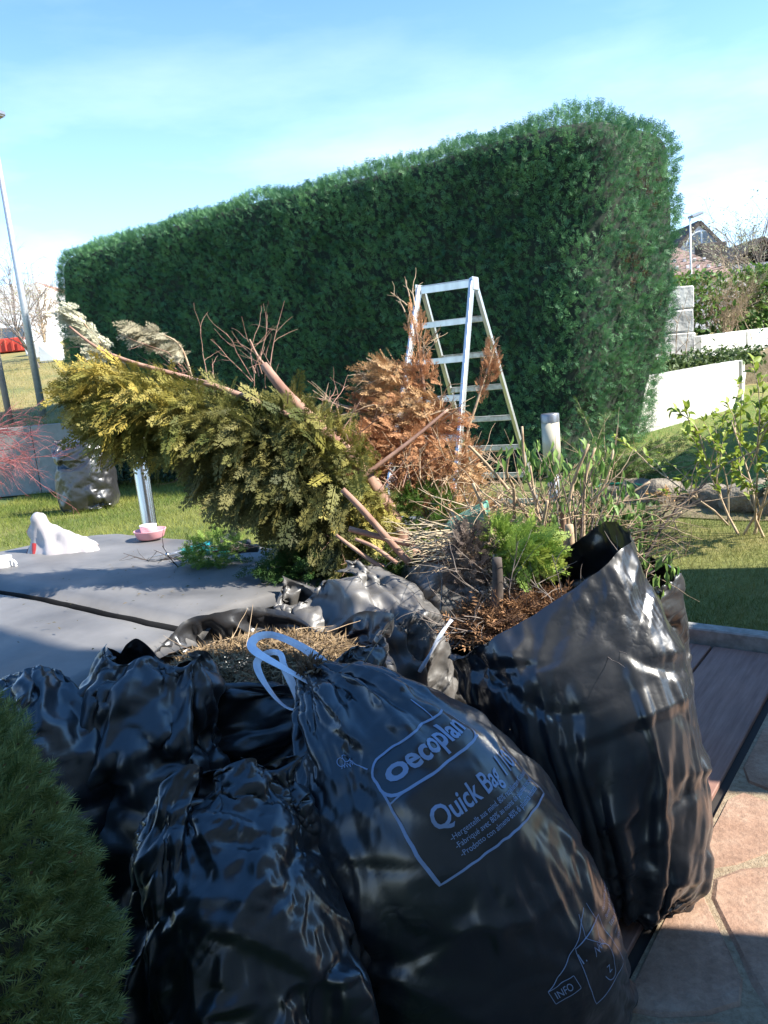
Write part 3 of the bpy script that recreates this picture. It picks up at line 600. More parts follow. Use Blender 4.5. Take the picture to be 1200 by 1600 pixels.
bare = thing('bare_shrub', 'leafless tan shrub growing in the gap of the laurel hedge', 'shrub', (7.0, 15.6, 1.5))
for k in range(30): twigs([rng.normal(6.95, .2), rng.normal(15.3, .2), 1.4], [rng.normal(0, .22), rng.normal(0, .22), 1], .95, .008, 2, 5, .32, out=poly)
V, F = tubes(poly, 4); obj('stems', mesh('stems', V, [F], M['twig']), bare)
# low green cover on the bank
nb_ = 2600; P = np.c_[rng.uniform(3.4, 6.6, nb_), np.zeros(nb_), np.zeros(nb_)]; P[:, 1] = 10.95 + (P[:, 0] - 3.4) * .62 + np.abs(rng.normal(0, .5, nb_)); P[:, 2] = 1.06 + np.abs(rng.normal(0, .11, nb_)) + (P[:, 1] - 11) * .02
kind(tag(leafobj('bank_plants', [scatter(tmpl_leaf(), P, rand_dir(nb_) + [0, 0, .3], rand_dir(nb_) + [0, -.3, 1], rng.uniform(.05, .12, nb_), lerp_cols((.04, .075, .02), (.12, .17, .05), rng.random(nb_)))], M['leaf']), 'low green plants along the bank behind the white wall', 'plants'), 'stuff')
poly = []
for k in range(5):
    twigs([4.65 + .18 * k, 13.35, 1.0], [rng.normal(0, .1), 0, 1], .95, .012, 1, 4, .5, out=poly)
V, F = tubes(poly, 4); tag(obj('climbing_stems', mesh('climbing_stems', V, [F], M['twig'])), 'bare climbing stems in front of the weathered block stack', 'climber')
# houses on the right
M['lilac'] = simple('pale_lilac_render', (.70, .67, .70), (.62, .60, .63), .9, 2)
M['tile_pink'] = simple('pinkish_roof_tile', (.17, .105, .085), (.27, .175, .145), .85, 5, bmp=.5)
h1 = thing('tiled_house', 'low house with hipped pinkish tile roof seen over the laurel hedge', 'house', (13.5, 37, 1.5))
c = at(1062, 372, 37)
V = np.array([(c[0] - 6, 39, c[2]), (c[0] + .3, 39, c[2]), at(1152, 425, 36), at(1152, 425, 36) + [.6, 7, 0], (c[0] - 6, 36, at(1000, 425, 36)[2]), (c[0] - 6, 43, c[2] - 1.6)]); V[4][1] = 36
obj('roof', mesh('roof', np.concatenate([V, V - [0, 0, .14]]), [[4, 2, 1, 0], [2, 3, 1], [1, 3, 5, 0], [4, 0, 6, 10], [10, 8, 2, 4], [8, 9, 3, 2], [6, 7, 8, 10], [7, 9, 8]], M['tile_pink']), h1)
e2 = at(1152, 425, 36)
box('wall', M['lilac'], (9, 6, 4), (e2[0] - 5.1, 39.6, e2[2] - 2.1), 0, parent=h1)
for r_ in range(2):
    for k in range(16):
        t = (k + .5) / 16; a_ = V[4] + (V[2] - V[4]) * t; up_ = (V[0] + (V[1] - V[0]) * t) - a_
        box('snow_guard', M['lilac'], (.14, .08, .14), a_ + up_ * (.18 + .22 * r_) + [0, -.02, .07], bev=.01, parent=h1)
ga = at(1092, 350, 48); gl = at(1064, 376, 48); gr = at(1128, 386, 48); zb = gr[2] - 4
h2 = thing('gabled_house', 'pale gabled house with arched window and dark roof on the right', 'house', (ga[0], 50, zb))
gl = np.array([ga[0] - (gr[0] - ga[0]), 48, gr[2]]); A = np.array([gl, gr, ga, [gl[0], 48, zb], [gr[0], 48, zb]]); B_ = A + [0, 8, 0]
obj('wall', mesh('wall', np.concatenate([A, B_]), [[3, 4, 1, 2, 0], [8, 5, 7, 6, 9], [4, 9, 6, 1], [3, 0, 5, 8]], M['lilac']), h2)
for e_ in (gl, gr):
    d_ = e_ - ga; p, q = ga + np.array([0, 4.45, .12]), e_ + d_ * .22 + np.array([0, 4.45, .12]); V, F = beam_vf(p, q, 9.2, .22, np.cross(d_, [0, 1, 0]), .02); obj('roof', mesh('roof', V, F, M['dark_roof']), h2)
wc = at(1096, 383, 47.95); aw = [(math.cos(t), math.sin(t)) for t in np.linspace(0, math.pi, 17)]
wr = .95
fr = obj('window', mesh('window', [(wc[0] + wr * x, 47.9, wc[2] + wr * y * .9) for x, y in aw] + [(wc[0] + wr * x, 47.99, wc[2] + wr * y * .9) for x, y in aw], [list(range(16, -1, -1))] + [[k, k + 1, k + 18, k + 17] for k in range(16)], M['white_plastic']), h2)
for s in (-1, 1):
    pts = [(wc[0] + s * .06 + s * (wr - .18) * max(s * x, 0), 47.87, wc[2] + .05 + (wr - .15) * y * .9) for x, y in aw if s * x > -.01]; pts.append((wc[0] + s * .06, 47.87, wc[2] + .05)); pts.append((wc[0] + s * (wr - .1), 47.87, wc[2] + .05)) if False else None
    obj('pane', mesh('pane', pts, [list(range(len(pts)))], M['glass']), fr)
bal = at(1113, 396, 47.2); bo = box('balcony', M['dark_roof'], (1.5, 1.0, 1.2), (bal[0], 47.4, bal[2]), bev=.03, parent=h2)
h3 = thing('dark_roofed_house', 'house with brown roofs behind the bare trees at the right edge', 'house', (24, 55, 3))
c = at(1165, 372, 55)
box('wall', M['lilac'], (9, 6, 5), (c[0] + 1, 58, c[2] - 4.2), parent=h3)
for s in (-1, 1):
    V, F = box_vf(5.6, 7, .2); ca_, sa_ = math.cos(.6 * s), math.sin(.6 * s); V = V @ np.array([[ca_, 0, -sa_], [0, 1, 0], [sa_, 0, ca_]]) + [c[0] + 1 + s * 2.3, 58, c[2] - 1.7]; obj('roof', mesh('roof', V, F, M['dark_roof']), h3)
def bare_tree(label, base, h, m, cols, nleaf, seed, spread=.55):
    t = thing('bare_tree', label, 'tree', base, 'trees behind the garden'); rg = np.random.default_rng(seed); poly = []
    twigs(base, [0, 0, 1], h * .5, h * .018, 0, out=poly, rg=rg, taper=.7); V, F = tubes(poly, 6); obj('trunk', mesh('trunk', V, [F], m), t)
    top = poly[0][0]; crown = []
    for k in range(16): twigs(top[rg.integers(2, 6)], [rg.normal(0, .6), rg.normal(0, .6), 1], h * .55, h * .007, 3, 4, spread, .1, out=crown, rg=rg)
    V, F = tubes(crown, 3); obj('crown', mesh('crown', V, [F], m), t)
    if nleaf:
        ends = np.array([c_[0][rg.integers(2, 6)] for c_ in crown]); P = ends[rg.integers(0, len(ends), nleaf)] + rg.normal(0, h * .015, (nleaf, 3))
        leafobj('buds', [scatter(tmpl_diamond(), P, rand_dir(nleaf), rand_dir(nleaf), rng.uniform(.4, 1, nleaf) * h * .022, lerp_cols(*cols, rng.random(nleaf)))], M['leaf'], t)['kind'] = 'stuff'
    return t
p = at(1145, 470, 22); bare_tree('bare spreading tree with brown buds before the dark roofs', (p[0], p[1], float(height(p[0], p[1]))), 2.7, M['twig'], ((.30, .22, .12), (.42, .36, .20)), 1100, 5)
p = at(1190, 470, 30); bare_tree('taller bare tree with pale buds at the right edge', (p[0], p[1], float(height(p[0], p[1]))), 5.2, M['twig_grey'], ((.34, .36, .22), (.44, .42, .28)), 2500, 6)
p = at(58, 560, 27); bare_tree('small tree with pale yellow shoots behind the lamp pole', (p[0], p[1], float(height(p[0], p[1]))), 3.3, M['twig_grey'], ((.32, .34, .14), (.42, .40, .22)), 700, 8)
p = at(74, 555, 30); bare_tree('reddish budding tree at the left end of the tall hedge', (p[0], p[1], float(height(p[0], p[1]))), 2.9, M['twig'], ((.32, .15, .08), (.40, .28, .14)), 2200, 9)
# boulders along the sloping lawn
M['rock'] = simple('boulder_rock', (.13, .105, .08), (.29, .245, .18), .92, 9, bmp=1., bdist=.04, lo=.3, hi=.7)
kind(obj('soil_strip', mesh('soil_strip', [(1.9, 7.35, .012), (3.0, 6.35, .012), (4.6, 5.6, .012), (4.9, 6.6, .05), (3.5, 7.3, .06), (2.2, 8.1, .07)], [[0, 1, 2, 3, 4, 5]], M['soil'])), 'structure')
for q, (x, y, w_, h_, lb) in enumerate(((955, 778, .26, .15, 'small pale boulder nearest the leafy cuttings'), (1000, 775, .34, .2, 'rounded tan boulder second along the flower bed'), (1042, 783, .40, .23, 'broad beige boulder below the orange seedling'), (1085, 782, .26, .17, 'little boulder in the middle of the bed edge'), (1118, 789, .36, .2, 'flat beige boulder beside the big grey one'), (1180, 793, .46, .27, 'large grey boulder at the right edge of the bed'), (1225, 800, .3, .2, 'boulder cut by the right edge'))):
    c = onz(x, y + 8, 0.0); bm = bmesh.new(); bmesh.ops.create_icosphere(bm, subdivisions=4, radius=1); V = np.array([v.co[:] for v in bm.verts]); F = np.array([[v.index for v in f.verts] for f in bm.faces]); bm.free()
    k = 1 + .16 * wav(V, 1.6, 50 + q) - .10 * np.abs(wav(V, 3.5, 60 + q)) + .03 * wav(V, 11, 80 + q); V = np.sign(V) * np.abs(V) ** .8 * k[:, None] * [w_ * .55, w_ * .42, h_ * .62]; a_ = rng.uniform(-.5, .5); V = V @ np.array([[math.cos(a_), math.sin(a_), 0], [-math.sin(a_), math.cos(a_), 0], [0, 0, 1]]) + c + [0, .1, h_ * .42]
    tag(obj('boulder', mesh('boulder', V, [F], M['rock'], smooth=True)), lb, 'boulder', 'boulders edging the sloping lawn')
hp = np.array([onz(x, y, .12) for x, y in ((925, 772), (940, 764), (960, 763), (985, 764), (1010, 766))]); hp[:, 2] += .05
tag(obj('garden_hose', mesh('garden_hose', *(lambda r: (r[0], [r[1]]))(tubes([(hp, [.012] * 5)], 8)), simple('green_hose', (.03, .30, .16), (.03, .24, .13), .4, 4), smooth=True)), 'green garden hose lying on the boulder edge', 'hose')
def shrub(name, label, cat_, base, stems, L_, r_, m, leaf, cols, size, nper, kids=5, depth=2, spread=.5, tm=None, up=1., seed=0, droop=0.):
    t = thing(name, label, cat_, base); rg = np.random.default_rng(seed); poly = []
    for k in range(stems): twigs(np.array(base) + rg.normal(0, .05, 3) * [1, 1, 0], [rg.normal(0, .35), rg.normal(0, .35), up], L_ * rg.uniform(.7, 1.1), r_, depth, kids, spread, droop, out=poly, rg=rg)
    V, F = tubes(poly, 5); obj('stems', mesh('stems', V, [F], m), t)
    P, D = [], []
    for pts, R in poly:
        if R[0] > r_ * .9: continue
        for q in range(nper): 
            tt_ = rg.uniform(.15, 1) * 5; i_ = min(int(tt_), 4); P.append(pts[i_] + (pts[i_ + 1] - pts[i_]) * (tt_ - i_)); D.append(unit(unit(pts[i_ + 1] - pts[i_]) + rg.normal(0, .7, 3)))
    P, D = np.array(P), np.array(D); n = len(P)
    leafobj('leaves', [scatter(tm or tmpl_leaf(), P, D, rand_dir(n) * .5 + [.3, -.2, .8], rg.uniform(.6, 1.1, n) * size, lerp_cols(*cols, rg.random(n)))], leaf, t); return t
shrub('young_shrub', 'young shrub with bright yellow green leaves at the right edge', 'shrub', at(1160, 795, 5.9) * [1, 1, 0], 5, 1.05, .012, M['twig'], M['leaf'], ((.18, .26, .03), (.36, .42, .06)), .085, 17, 8, 1, .5, seed=3)
shrub('young_shrub', 'thin shrub with forked yellow green twigs beside the white wall', 'shrub', at(1105, 770, 6.3) * [1, 1, 0] + [.12, 0, 0], 2, 1.0, .010, M['twig'], M['leaf'], ((.18, .26, .03), (.34, .42, .06)), .075, 14, 5, 1, .6, seed=14)
shrub('young_shrub', 'blue green leafy plant behind the large grey boulder', 'plant', at(1200, 790, 6.6) * [1, 1, 0], 7, .32, .006, M['twig'], M['leaf'], ((.06, .12, .06), (.14, .22, .12)), .09, 8, 3, 1, .6, seed=4)
shrub('orange_seedling', 'small orange leaved seedling between the boulders', 'plant', at(1045, 768, 7.0) * [1, 1, 0] + [0, 0, .05], 4, .2, .004, M['twig'], M['leaf'], ((.42, .22, .08), (.50, .32, .12)), .04, 7, 3, 1, .5, seed=5)
jt = thing('arching_conifer', 'loose dark green conifer shrub with arching feathery shoots', 'shrub', (2.6, 8.2, .1)); poly = []; P, D = [], []; rg = np.random.default_rng(77)
for k in range(44):
    b_ = np.array([2.35, 8.1, .05]) + rg.normal(0, .16, 3) * [1, 1, 0]; d = unit([rg.uniform(-.5, 1.5), rg.uniform(-.6, .3), rg.uniform(.35, 1.2)]); n = 14; L_ = rg.uniform(.5, 1.15); pts = [b_]
    for q in range(n): d = unit(d + [.03, 0, -.05 - .01 * q * .3]); pts.append(pts[-1] + d * L_ / n)
    pts = np.array(pts); poly.append((pts, np.linspace(.007, .001, n + 1)))
    for q in range(46): t_ = rg.uniform(.1, 1) * n; i_ = min(int(t_), n - 1); P.append(pts[i_] + (pts[i_ + 1] - pts[i_]) * (t_ - i_)); D.append(unit(pts[i_ + 1] - pts[i_]) + rg.normal(0, .6, 3))
V, F = tubes(poly, 4); obj('stems', mesh('stems', V, [F], M['twig']), jt); P, D = np.array(P), np.array(D)
leafobj('needles', [scatter(tmpl_frond(4, 0, .5, 3), P, D, rand_dir(len(P)) + [0, 0, 1], rg.uniform(.06, .12, len(P)), lerp_cols((.05, .10, .025), (.16, .24, .06), rg.random(len(P))))], M['conifer'], jt)
# red-twigged shrub at the left
rt = thing('red_twig_shrub', 'shrub of thin dark red bare twigs at the left edge', 'shrub', (-3.9, 8.0, 0)); poly = []; rg = np.random.default_rng(4)
o_ = at(-90, 705, 7.6)
for k in range(14): twigs(o_ + rg.normal(0, .1, 3), [rg.uniform(.4, 1.2), rg.normal(0, .3), rg.uniform(-.45, .35)], rg.uniform(.55, .85), .008, 3, 4, .42, .25, .12, poly, rg)
V, F = tubes(poly, 4); obj('twigs', mesh('twigs', V, [F], M['twig_red']), rt)
obj('trunk', mesh('trunk', *capped((np.array([[o_[0] - .5, o_[1], 0], [o_[0] - .45, o_[1], .5], o_ + [-.05, 0, 0]]), [.05, .04, .02])), M['bark']), rt)
# =================================================================== BAGS (plastic film settled over its contents by a cloth run)
def cr(P, n):
    P = np.array(P, float); m = len(P); out = []
    for x in np.linspace(0, m - 1, n):
        i = min(int(x), m - 2); f = x - i; p0 = P[max(i - 1, 0)]; p1 = P[i]; p2 = P[i + 1]; p3 = P[min(i + 2, m - 1)]
        out.append(.5 * ((2 * p1) + (-p0 + p2) * f + (2 * p0 - 5 * p1 + 4 * p2 - p3) * f * f + (-p0 + 3 * p1 - 3 * p2 + p3) * f ** 3))
    return np.array(out)
def bagtube(rows, nu, nv, side, grow=0., e=2.6, lump=0., seed=0):
    R = cr(rows, nv); c = R[:, :3]; a = np.maximum(R[:, 3] + grow, .004); b = np.maximum(R[:, 4] + grow, .004)
    T = unit(np.gradient(c, axis=0)); s = np.array(side, float); S = unit(s - (T @ s)[:, None] * T); B = np.cross(T, S)
    th = np.linspace(0, 2 * np.pi, nu, endpoint=False); cx = np.sign(np.cos(th)) * np.abs(np.cos(th)) ** (2 / e); sy = np.sign(np.sin(th)) * np.abs(np.sin(th)) ** (2 / e)
    V = c[:, None] + S[:, None] * (a[:, None] * cx)[..., None] + B[:, None] * (b[:, None] * sy)[..., None]
    if lump: V = V + unit(V - c[:, None]) * (wav(V, 9, seed + 100, 24) * lump)[..., None]
    V[..., 2] = np.maximum(V[..., 2], .028)
    return V
def gridfaces(nu, nv):
    i = np.arange(nu); j = np.arange(nv - 1)[:, None] * nu; return np.stack([j + i, j + (i + 1) % nu, j + (i + 1) % nu + nu, j + i + nu], -1).reshape(-1, 4)
BAGS = {}
bag_helpers = bpy.data.collections.new('bag_contents')
def pleats(V, k, amp, v0, v1, seed, tw=0.):
    nv, nu = V.shape[:2]; th = np.linspace(0, 2 * np.pi, nu, endpoint=False)[None]; t = np.linspace(0, 1, nv)[:, None]; r = np.random.default_rng(seed)
    w_ = np.clip((t - v0) / (v1 - v0), 0, 1) if v1 > v0 else np.clip((v0 - t) / (v0 - v1), 0, 1)
    h = sum(r.uniform(.5, 1) * np.sin(kk * (th + tw * t) + r.uniform(0, 6)) for kk in k) / len(k) ** .5; h = np.sign(h) * np.abs(h) ** .8
    return V + unit(V - V.mean(1, keepdims=True)) * (amp * w_ * (1 - .6 * (w_ > .97)) * h)[..., None]
def prep(key, rows, side=(1, 0, 0), nu=96, nv=84, shrink=-.22, gap=.045, lump=.03, bend=.4, seed=1, open_rows=0, grav=1., pin_every=1, e=2.6, rim=None):
    V = bagtube(rows, nu, nv, side, 0, e) + np.random.default_rng(seed).normal(0, .0006, (nv, nu, 3))
    V = V + unit(V - V.mean(1, keepdims=True)) * (.004 * wav(V, 9, seed + 300, 20))[..., None]
    if rim is not None: V = rim(V)
    o = bpy.data.objects.new(key, mesh(key, V.reshape(-1, 3), gridfaces(nu, nv))); C.objects.link(o)
    rin = [tuple(r) for r in rows]
    U = bagtube(rin, 48, 44, side, -gap, e, lump, seed)
    if open_rows: U = U[:44 - open_rows]; U = np.concatenate([U, U[-1:].mean(1, keepdims=True) + (U[-1:] - U[-1:].mean(1, keepdims=True)) * .05])
    U[..., 2] = np.maximum(U[..., 2], .034)
    inn = bpy.data.objects.new(key + '_contents', mesh(key, U.reshape(-1, 3), gridfaces(48, len(U))))
    cl_ = bpy.data.collections.new(key); C.children.link(cl_); cl_.objects.link(inn)
    inn.modifiers.new('c', 'COLLISION'); inn.collision.thickness_outer = .006; inn.collision.cloth_friction = 8
    vg = o.vertex_groups.new(name='pin'); vg.add(list(range(2 * nu)) + [(nv - 1 - r) * nu + q for r in range(2) for q in range(0, nu, pin_every)], 1, 'REPLACE')
    m = o.modifiers.new('cloth', 'CLOTH'); s = m.settings; s.quality = 5; s.mass = .05; s.tension_stiffness = s.compression_stiffness = 25; s.shear_stiffness = 10; s.bending_stiffness = bend
    s.tension_damping = s.compression_damping = s.shear_damping = 8; s.air_damping = 2; s.vertex_group_mass = 'pin'; s.shrink_min = shrink; s.effector_weights.gravity = grav
    c = m.collision_settings; c.use_collision = True; c.distance_min = .006; c.collision_quality = 2; c.collection = cl_
    BAGS[key] = dict(o=o, inn=inn, col=cl_, nu=nu, nv=nv)
def wavy(amp, seed, tilt=(0, 0), rows=8, fl=0.):
    def f(V):
        nv, nu = V.shape[:2]; r = np.random.default_rng(seed); th = np.linspace(0, 2 * np.pi, nu, endpoint=False)
        h = sum(r.normal(0, 1) * np.sin(k * th + r.uniform(0, 6)) / k ** .7 for k in range(2, 9)); g = sum(r.normal(0, 1) * np.sin(k * th + r.uniform(0, 6)) / k ** .5 for k in range(2, 12))
        w_ = np.clip((np.arange(nv) - (nv - rows)) / rows, 0, 1)[:, None] ** 1.5; c = V[-1].mean(0); V = V.copy(); d = unit((V[-1] - c) * [1, 1, 0])
        V[..., 2] += w_ * amp * h; V += (w_ * amp * .7 * g)[..., None] * d[None]
        V[..., 2] += w_ * ((V[..., 0] - c[0]) * tilt[0] + (V[..., 1] - c[1]) * tilt[1]); V += (w_ * fl)[..., None] * d[None]; return V
    return f
prep('front', [(.15, 1.60, .03, .05, .05), (.15, 1.59, .04, .30, .20), (.13, 1.58, .17, .335, .26), (.06, 1.59, .39, .325, .275), (-.025, 1.63, .58, .285, .25), (-.115, 1.70, .72, .165, .17), (-.185, 1.755, .795, .07, .075), (-.225, 1.785, .835, .032, .032)], (1, 0, -.3), 132, 118, -.07, .03, .010, 2.0, 3, rim=lambda V: pleats(V, (11, 15, 19), .034, .56, .86, 3))
prep('right', [(.56, 1.98, .03, .05, .05), (.57, 1.98, .035, .22, .18), (.57, 2.0, .13, .27, .23), (.545, 2.04, .35, .275, .27), (.505, 2.08, .58, .285, .27), (.455, 2.11, .77, .285, .22), (.41, 2.12, .89, .29, .155)], (1, 0, -.25), 124, 104, -.02, .02, .014, 3.0, 5, grav=.25, open_rows=9, e=3.2, rim=wavy(.012, 4, (.22, .10), 9))
prep('heap', [(-.36, 1.34, .03, .05, .05), (-.34, 1.34, .035, .25, .2), (-.34, 1.33, .2, .27, .235), (-.345, 1.33, .42, .24, .21), (-.36, 1.36, .57, .20, .17), (-.375, 1.40, .68, .155, .10), (-.385, 1.45, .76, .11, .016)], (1, .3, 0), 116, 96, -.14, .06, .012, 1.2, 7, rim=lambda V: wavy(.045, 33, (.05, 0), 16)(pleats(V, (4, 7, 11), .045, .05, .6, 8, 2.4)))
prep('tall', [(-.66, 1.76, .03, .05, .05), (-.66, 1.76, .035, .24, .2), (-.66, 1.76, .3, .26, .22), (-.64, 1.78, .6, .24, .21), (-.62, 1.8, .78, .19, .15), (-.60, 1.83, .90, .12, .05)], (1, 0, 0), 96, 84, -.20, .06, .03, 1.5, 9, rim=wavy(.025, 14, (0, 0), 12))
prep('open', [(-.34, 2.08, .03, .05, .05), (-.34, 2.08, .035, .34, .27), (-.35, 2.07, .3, .37, .30), (-.36, 2.07, .58, .37, .30), (-.37, 2.09, .74, .35, .27), (-.37, 2.11, .80, .33, .24)], (1, 0, 0), 110, 84, -.15, .04, .015, .8, 11, open_rows=5, rim=wavy(.026, 8, (.05, .5), 14, fl=.03))
prep('flat', [(-.93, 1.72, .03, .05, .05), (-.93, 1.72, .035, .2, .2), (-.93, 1.72, .3, .22, .22), (-.94, 1.74, .6, .24, .22), (-.96, 1.78, .78, .22, .17), (-.98, 1.82, .86, .16, .05)], (.8, -.5, 0), 80, 70, -.20, .06, .03, 1.5, 13)
prep('grey', [(-.10, 2.56, .03, .05, .05), (-.10, 2.56, .035, .28, .24), (-.11, 2.56, .35, .33, .25), (-.14, 2.56, .58, .33, .22), (-.18, 2.58, .73, .26, .14), (-.22, 2.62, .83, .16, .04)], (1, 0, 0), 96, 80, -.25, .07, .045, 1.5, 15, rim=wavy(.05, 24, (-.2, 0), 18))
prep('stick', [(.27, 2.78, .03, .05, .05), (.27, 2.78, .035, .20, .2), (.27, 2.78, .4, .23, .22), (.25, 2.78, .72, .22, .20), (.24, 2.78, .86, .19, .17)], (1, 0, 0), 80, 70, -.08, .04, .02, 2.0, 17, open_rows=6, rim=wavy(.015, 9, (0, 0), 8))
prep('twiggy', [(.82, 2.72, .03, .05, .05), (.82, 2.72, .035, .22, .20), (.83, 2.72, .35, .24, .22), (.83, 2.72, .60, .22, .20), (.82, 2.72, .74, .20, .19)], (1, 0, 0), 80, 64, -.10, .04, .03, 1.5, 19, open_rows=6, rim=wavy(.02, 19, (0, 0), 10))
fb = onz(143, 800, -.06)
prep('far', [(fb[0], fb[1], .0, .05, .05), (fb[0], fb[1], .01, .34, .26), (fb[0] - .01, fb[1], .3, .36, .29), (fb[0] - .01, fb[1], .62, .33, .28), (fb[0] - .02, fb[1], .85, .33, .22), (fb[0] - .03, fb[1], .97, .26, .06)], (1, 0, 0), 80, 76, -.16, .045, .02, 1.5, 21, rim=wavy(.05, 29, (-.1, 0), 16))
for f in range(1, 27): sc.frame_set(f)
dg = bpy.context.evaluated_depsgraph_get()
def upsample(V):
    nv, nu = V.shape[:2]; o = np.empty((nv, nu * 2, 3)); o[:, ::2] = V; o[:, 1::2] = (9 * (V + np.roll(V, -1, 1)) - (np.roll(V, 1, 1) + np.roll(V, -2, 1))) / 16
    p = np.concatenate([2 * o[:1] - o[1:2], o, 2 * o[-1:] - o[-2:-1]]); mid = (9 * (p[1:-2] + p[2:-1]) - (p[:-3] + p[3:])) / 16
    r = np.empty((2 * nv - 1, nu * 2, 3)); r[::2] = o; r[1::2] = mid; return r
def crumple(V, amp, seed, creases=90, crease=1., lean=(0, 0, 1), long=1.):
    r = np.random.default_rng(seed + 900); W = V + np.stack([wav(V, 5, seed + 1, 8), wav(V, 5, seed + 2, 8), wav(V, 5, seed + 3, 8)], -1) * .03; h = np.zeros(V.shape[:2])
    for k in range(11):
        f = r.uniform(3.5, 18); x = W @ unit(r.normal(0, 1, 3)) * f + r.uniform(0, 1); tr = np.abs(x - np.floor(x) - .5) * 4 - 1
        h += tr * (4.5 / f) * np.clip(.25 + .75 * wav(V, 3.2, seed * 31 + k, 6), 0, 1)
    du_ = np.roll(V, -1, 1) - np.roll(V, 1, 1); dv_ = np.gradient(V, axis=0); n = unit(np.cross(du_, dv_)); edge = np.minimum(np.arange(len(V)), 6)[:, None] / 6
    if not np.isfinite(n).all(): n = np.nan_to_num(n)
    g_ = np.zeros(V.shape[:2]); fl = V.reshape(-1, 3); nf = n.reshape(-1, 3)
    for k in range(creases):                                            # sharp folds of a few centimetres to a hand's length
        q = r.integers(len(fl) // 12, len(fl) * 11 // 12); p0, n0 = fl[q], nf[q]; t = unit(np.cross(n0, unit(r.normal(0, 1, 3) + np.array(lean) * 1.2))); b2 = np.cross(n0, t); L_ = r.uniform(.05, .17) * long; w_ = r.uniform(.010, .026) * long ** .4
        d = V - p0; s_ = d @ t; x = d @ b2 + .25 * s_ * s_ / L_ * r.normal(0, 1); z = d @ n0
        g_ += r.choice((-1, 1), p=(.4, .6)) * np.where(x > 0, np.clip(1 - x / w_, 0, 1), np.clip(1 + x / (w_ * 2.4), 0, 1)) * np.exp(-(s_ / L_) ** 2) * np.exp(-(z / .07) ** 2) * w_ * .30
    return V + n * ((h * amp + g_ * crease) * edge)[..., None]
CRUMPLE = dict(front=.0055, right=.010, heap=.006, tall=.009, open=.007, flat=.008, grey=.010, stick=.012, twiggy=.010, far=.008)
for key, b_ in BAGS.items():
    me = b_['o'].evaluated_get(dg).data; n = b_['nu'] * b_['nv']; co = np.empty(n * 3, np.float32); me.vertices.foreach_get('co', co)
    b_['V'] = crumple(upsample(co.reshape(b_['nv'], b_['nu'], 3).astype(float)), CRUMPLE[key], len(key) + b_['nu'], {'far': 70, 'heap': 75, 'front': 190, 'right': 120}.get(key, 150), {'front': 1.15, 'far': .7, 'heap': 1.3}.get(key, 1.45), (.5, 0, 1) if key in ('front', 'heap') else (0, 0, 1), {'heap': 2.1, 'right': 1.6, 'tall': 1.4}.get(key, 1.))
for b_ in BAGS.values():
    bpy.data.objects.remove(b_['o']); bpy.data.objects.remove(b_['inn']); bpy.data.collections.remove(b_['col'])
sc.frame_set(1)
def bag(key, name, label, m, group='black plastic garden waste bags'):
    V = BAGS[key]['V']; nv, nu = V.shape[:2]; c = V[0].mean(0); t = thing(name, label, 'garbage bag', (c[0], c[1], 0), group)
    F = gridfaces(nu, nv); n = len(V) * nu; W = V.reshape(-1, 3); W[:, 2] = np.maximum(W[:, 2], .02 if key != 'far' else -.2)
    bot = np.array([[q, (q + 1) % nu] for q in range(nu)]); W = np.concatenate([W, [W[:nu].mean(0)]])
    obj('film', mesh('film', W, [F, np.c_[bot[:, ::-1], np.full(nu, n)]], m, smooth=True), t); return t
T_front = bag('front', 'garbage_bag', 'large tied black bag with blue white print and drawstring in the front', M['black'])
T_right = bag('right', 'garbage_bag', 'tall open black bag of cuttings on the deck edge, its right side sunlit', M['black'])
T_heap = bag('heap', 'garbage_bag', 'slack draped black bag between the dwarf spruce and the printed bag', M['black'])
T_tall = bag('tall', 'garbage_bag', 'crumpled black bag standing behind the dwarf spruce', M['black_worn'])
T_open = bag('open', 'garbage_bag', 'wide open black bag filled with dry brown clippings', M['black_worn'])
T_flat = bag('flat', 'garbage_bag', 'flat folded black bag lying against the near edge of the hot tub', M['black'])
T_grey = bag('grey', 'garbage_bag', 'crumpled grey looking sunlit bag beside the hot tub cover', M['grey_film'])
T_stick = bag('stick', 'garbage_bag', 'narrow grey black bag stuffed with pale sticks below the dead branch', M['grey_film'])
T_twig = bag('twiggy', 'garbage_bag', 'black bag of leafy twigs hidden behind the tall open bag', M['black_worn'])
T_far = bag('far', 'garbage_bag', 'full black bag standing on the lawn by the concrete wall', M['black_worn'])
# print on the front bag: flat ink lying on the film
Vb = BAGS['front']['V']; nvb, nub = Vb.shape[:2]
def film(u, v):
    """point and normal of the film at fractional grid position"""
    def s(u, v):
        v = np.clip(v, 0, nvb - 1.001); i = np.floor(v).astype(int); f = (v - i)[:, None]; j = np.floor(u).astype(int); g_ = (u - j)[:, None]; j0, j1 = j % nub, (j + 1) % nub
        return (Vb[i, j0] * (1 - g_) + Vb[i, j1] * g_) * (1 - f) + (Vb[i + 1, j0] * (1 - g_) + Vb[i + 1, j1] * g_) * f
    p = s(u, v); n = unit(np.cross(s(u + .6, v) - s(u - .6, v), s(u, v + .6) - s(u, v - .6))); c = Vb.mean((0, 1)); sg = np.sign(((p - c) * n).sum(1, keepdims=True)); return p, n * np.where(np.median(sg) < 0, -1, 1)
du = np.linalg.norm(np.diff(Vb[90:150], axis=1), axis=2).mean(); dv = np.linalg.norm(np.diff(Vb[90:170], axis=0), axis=2).mean()
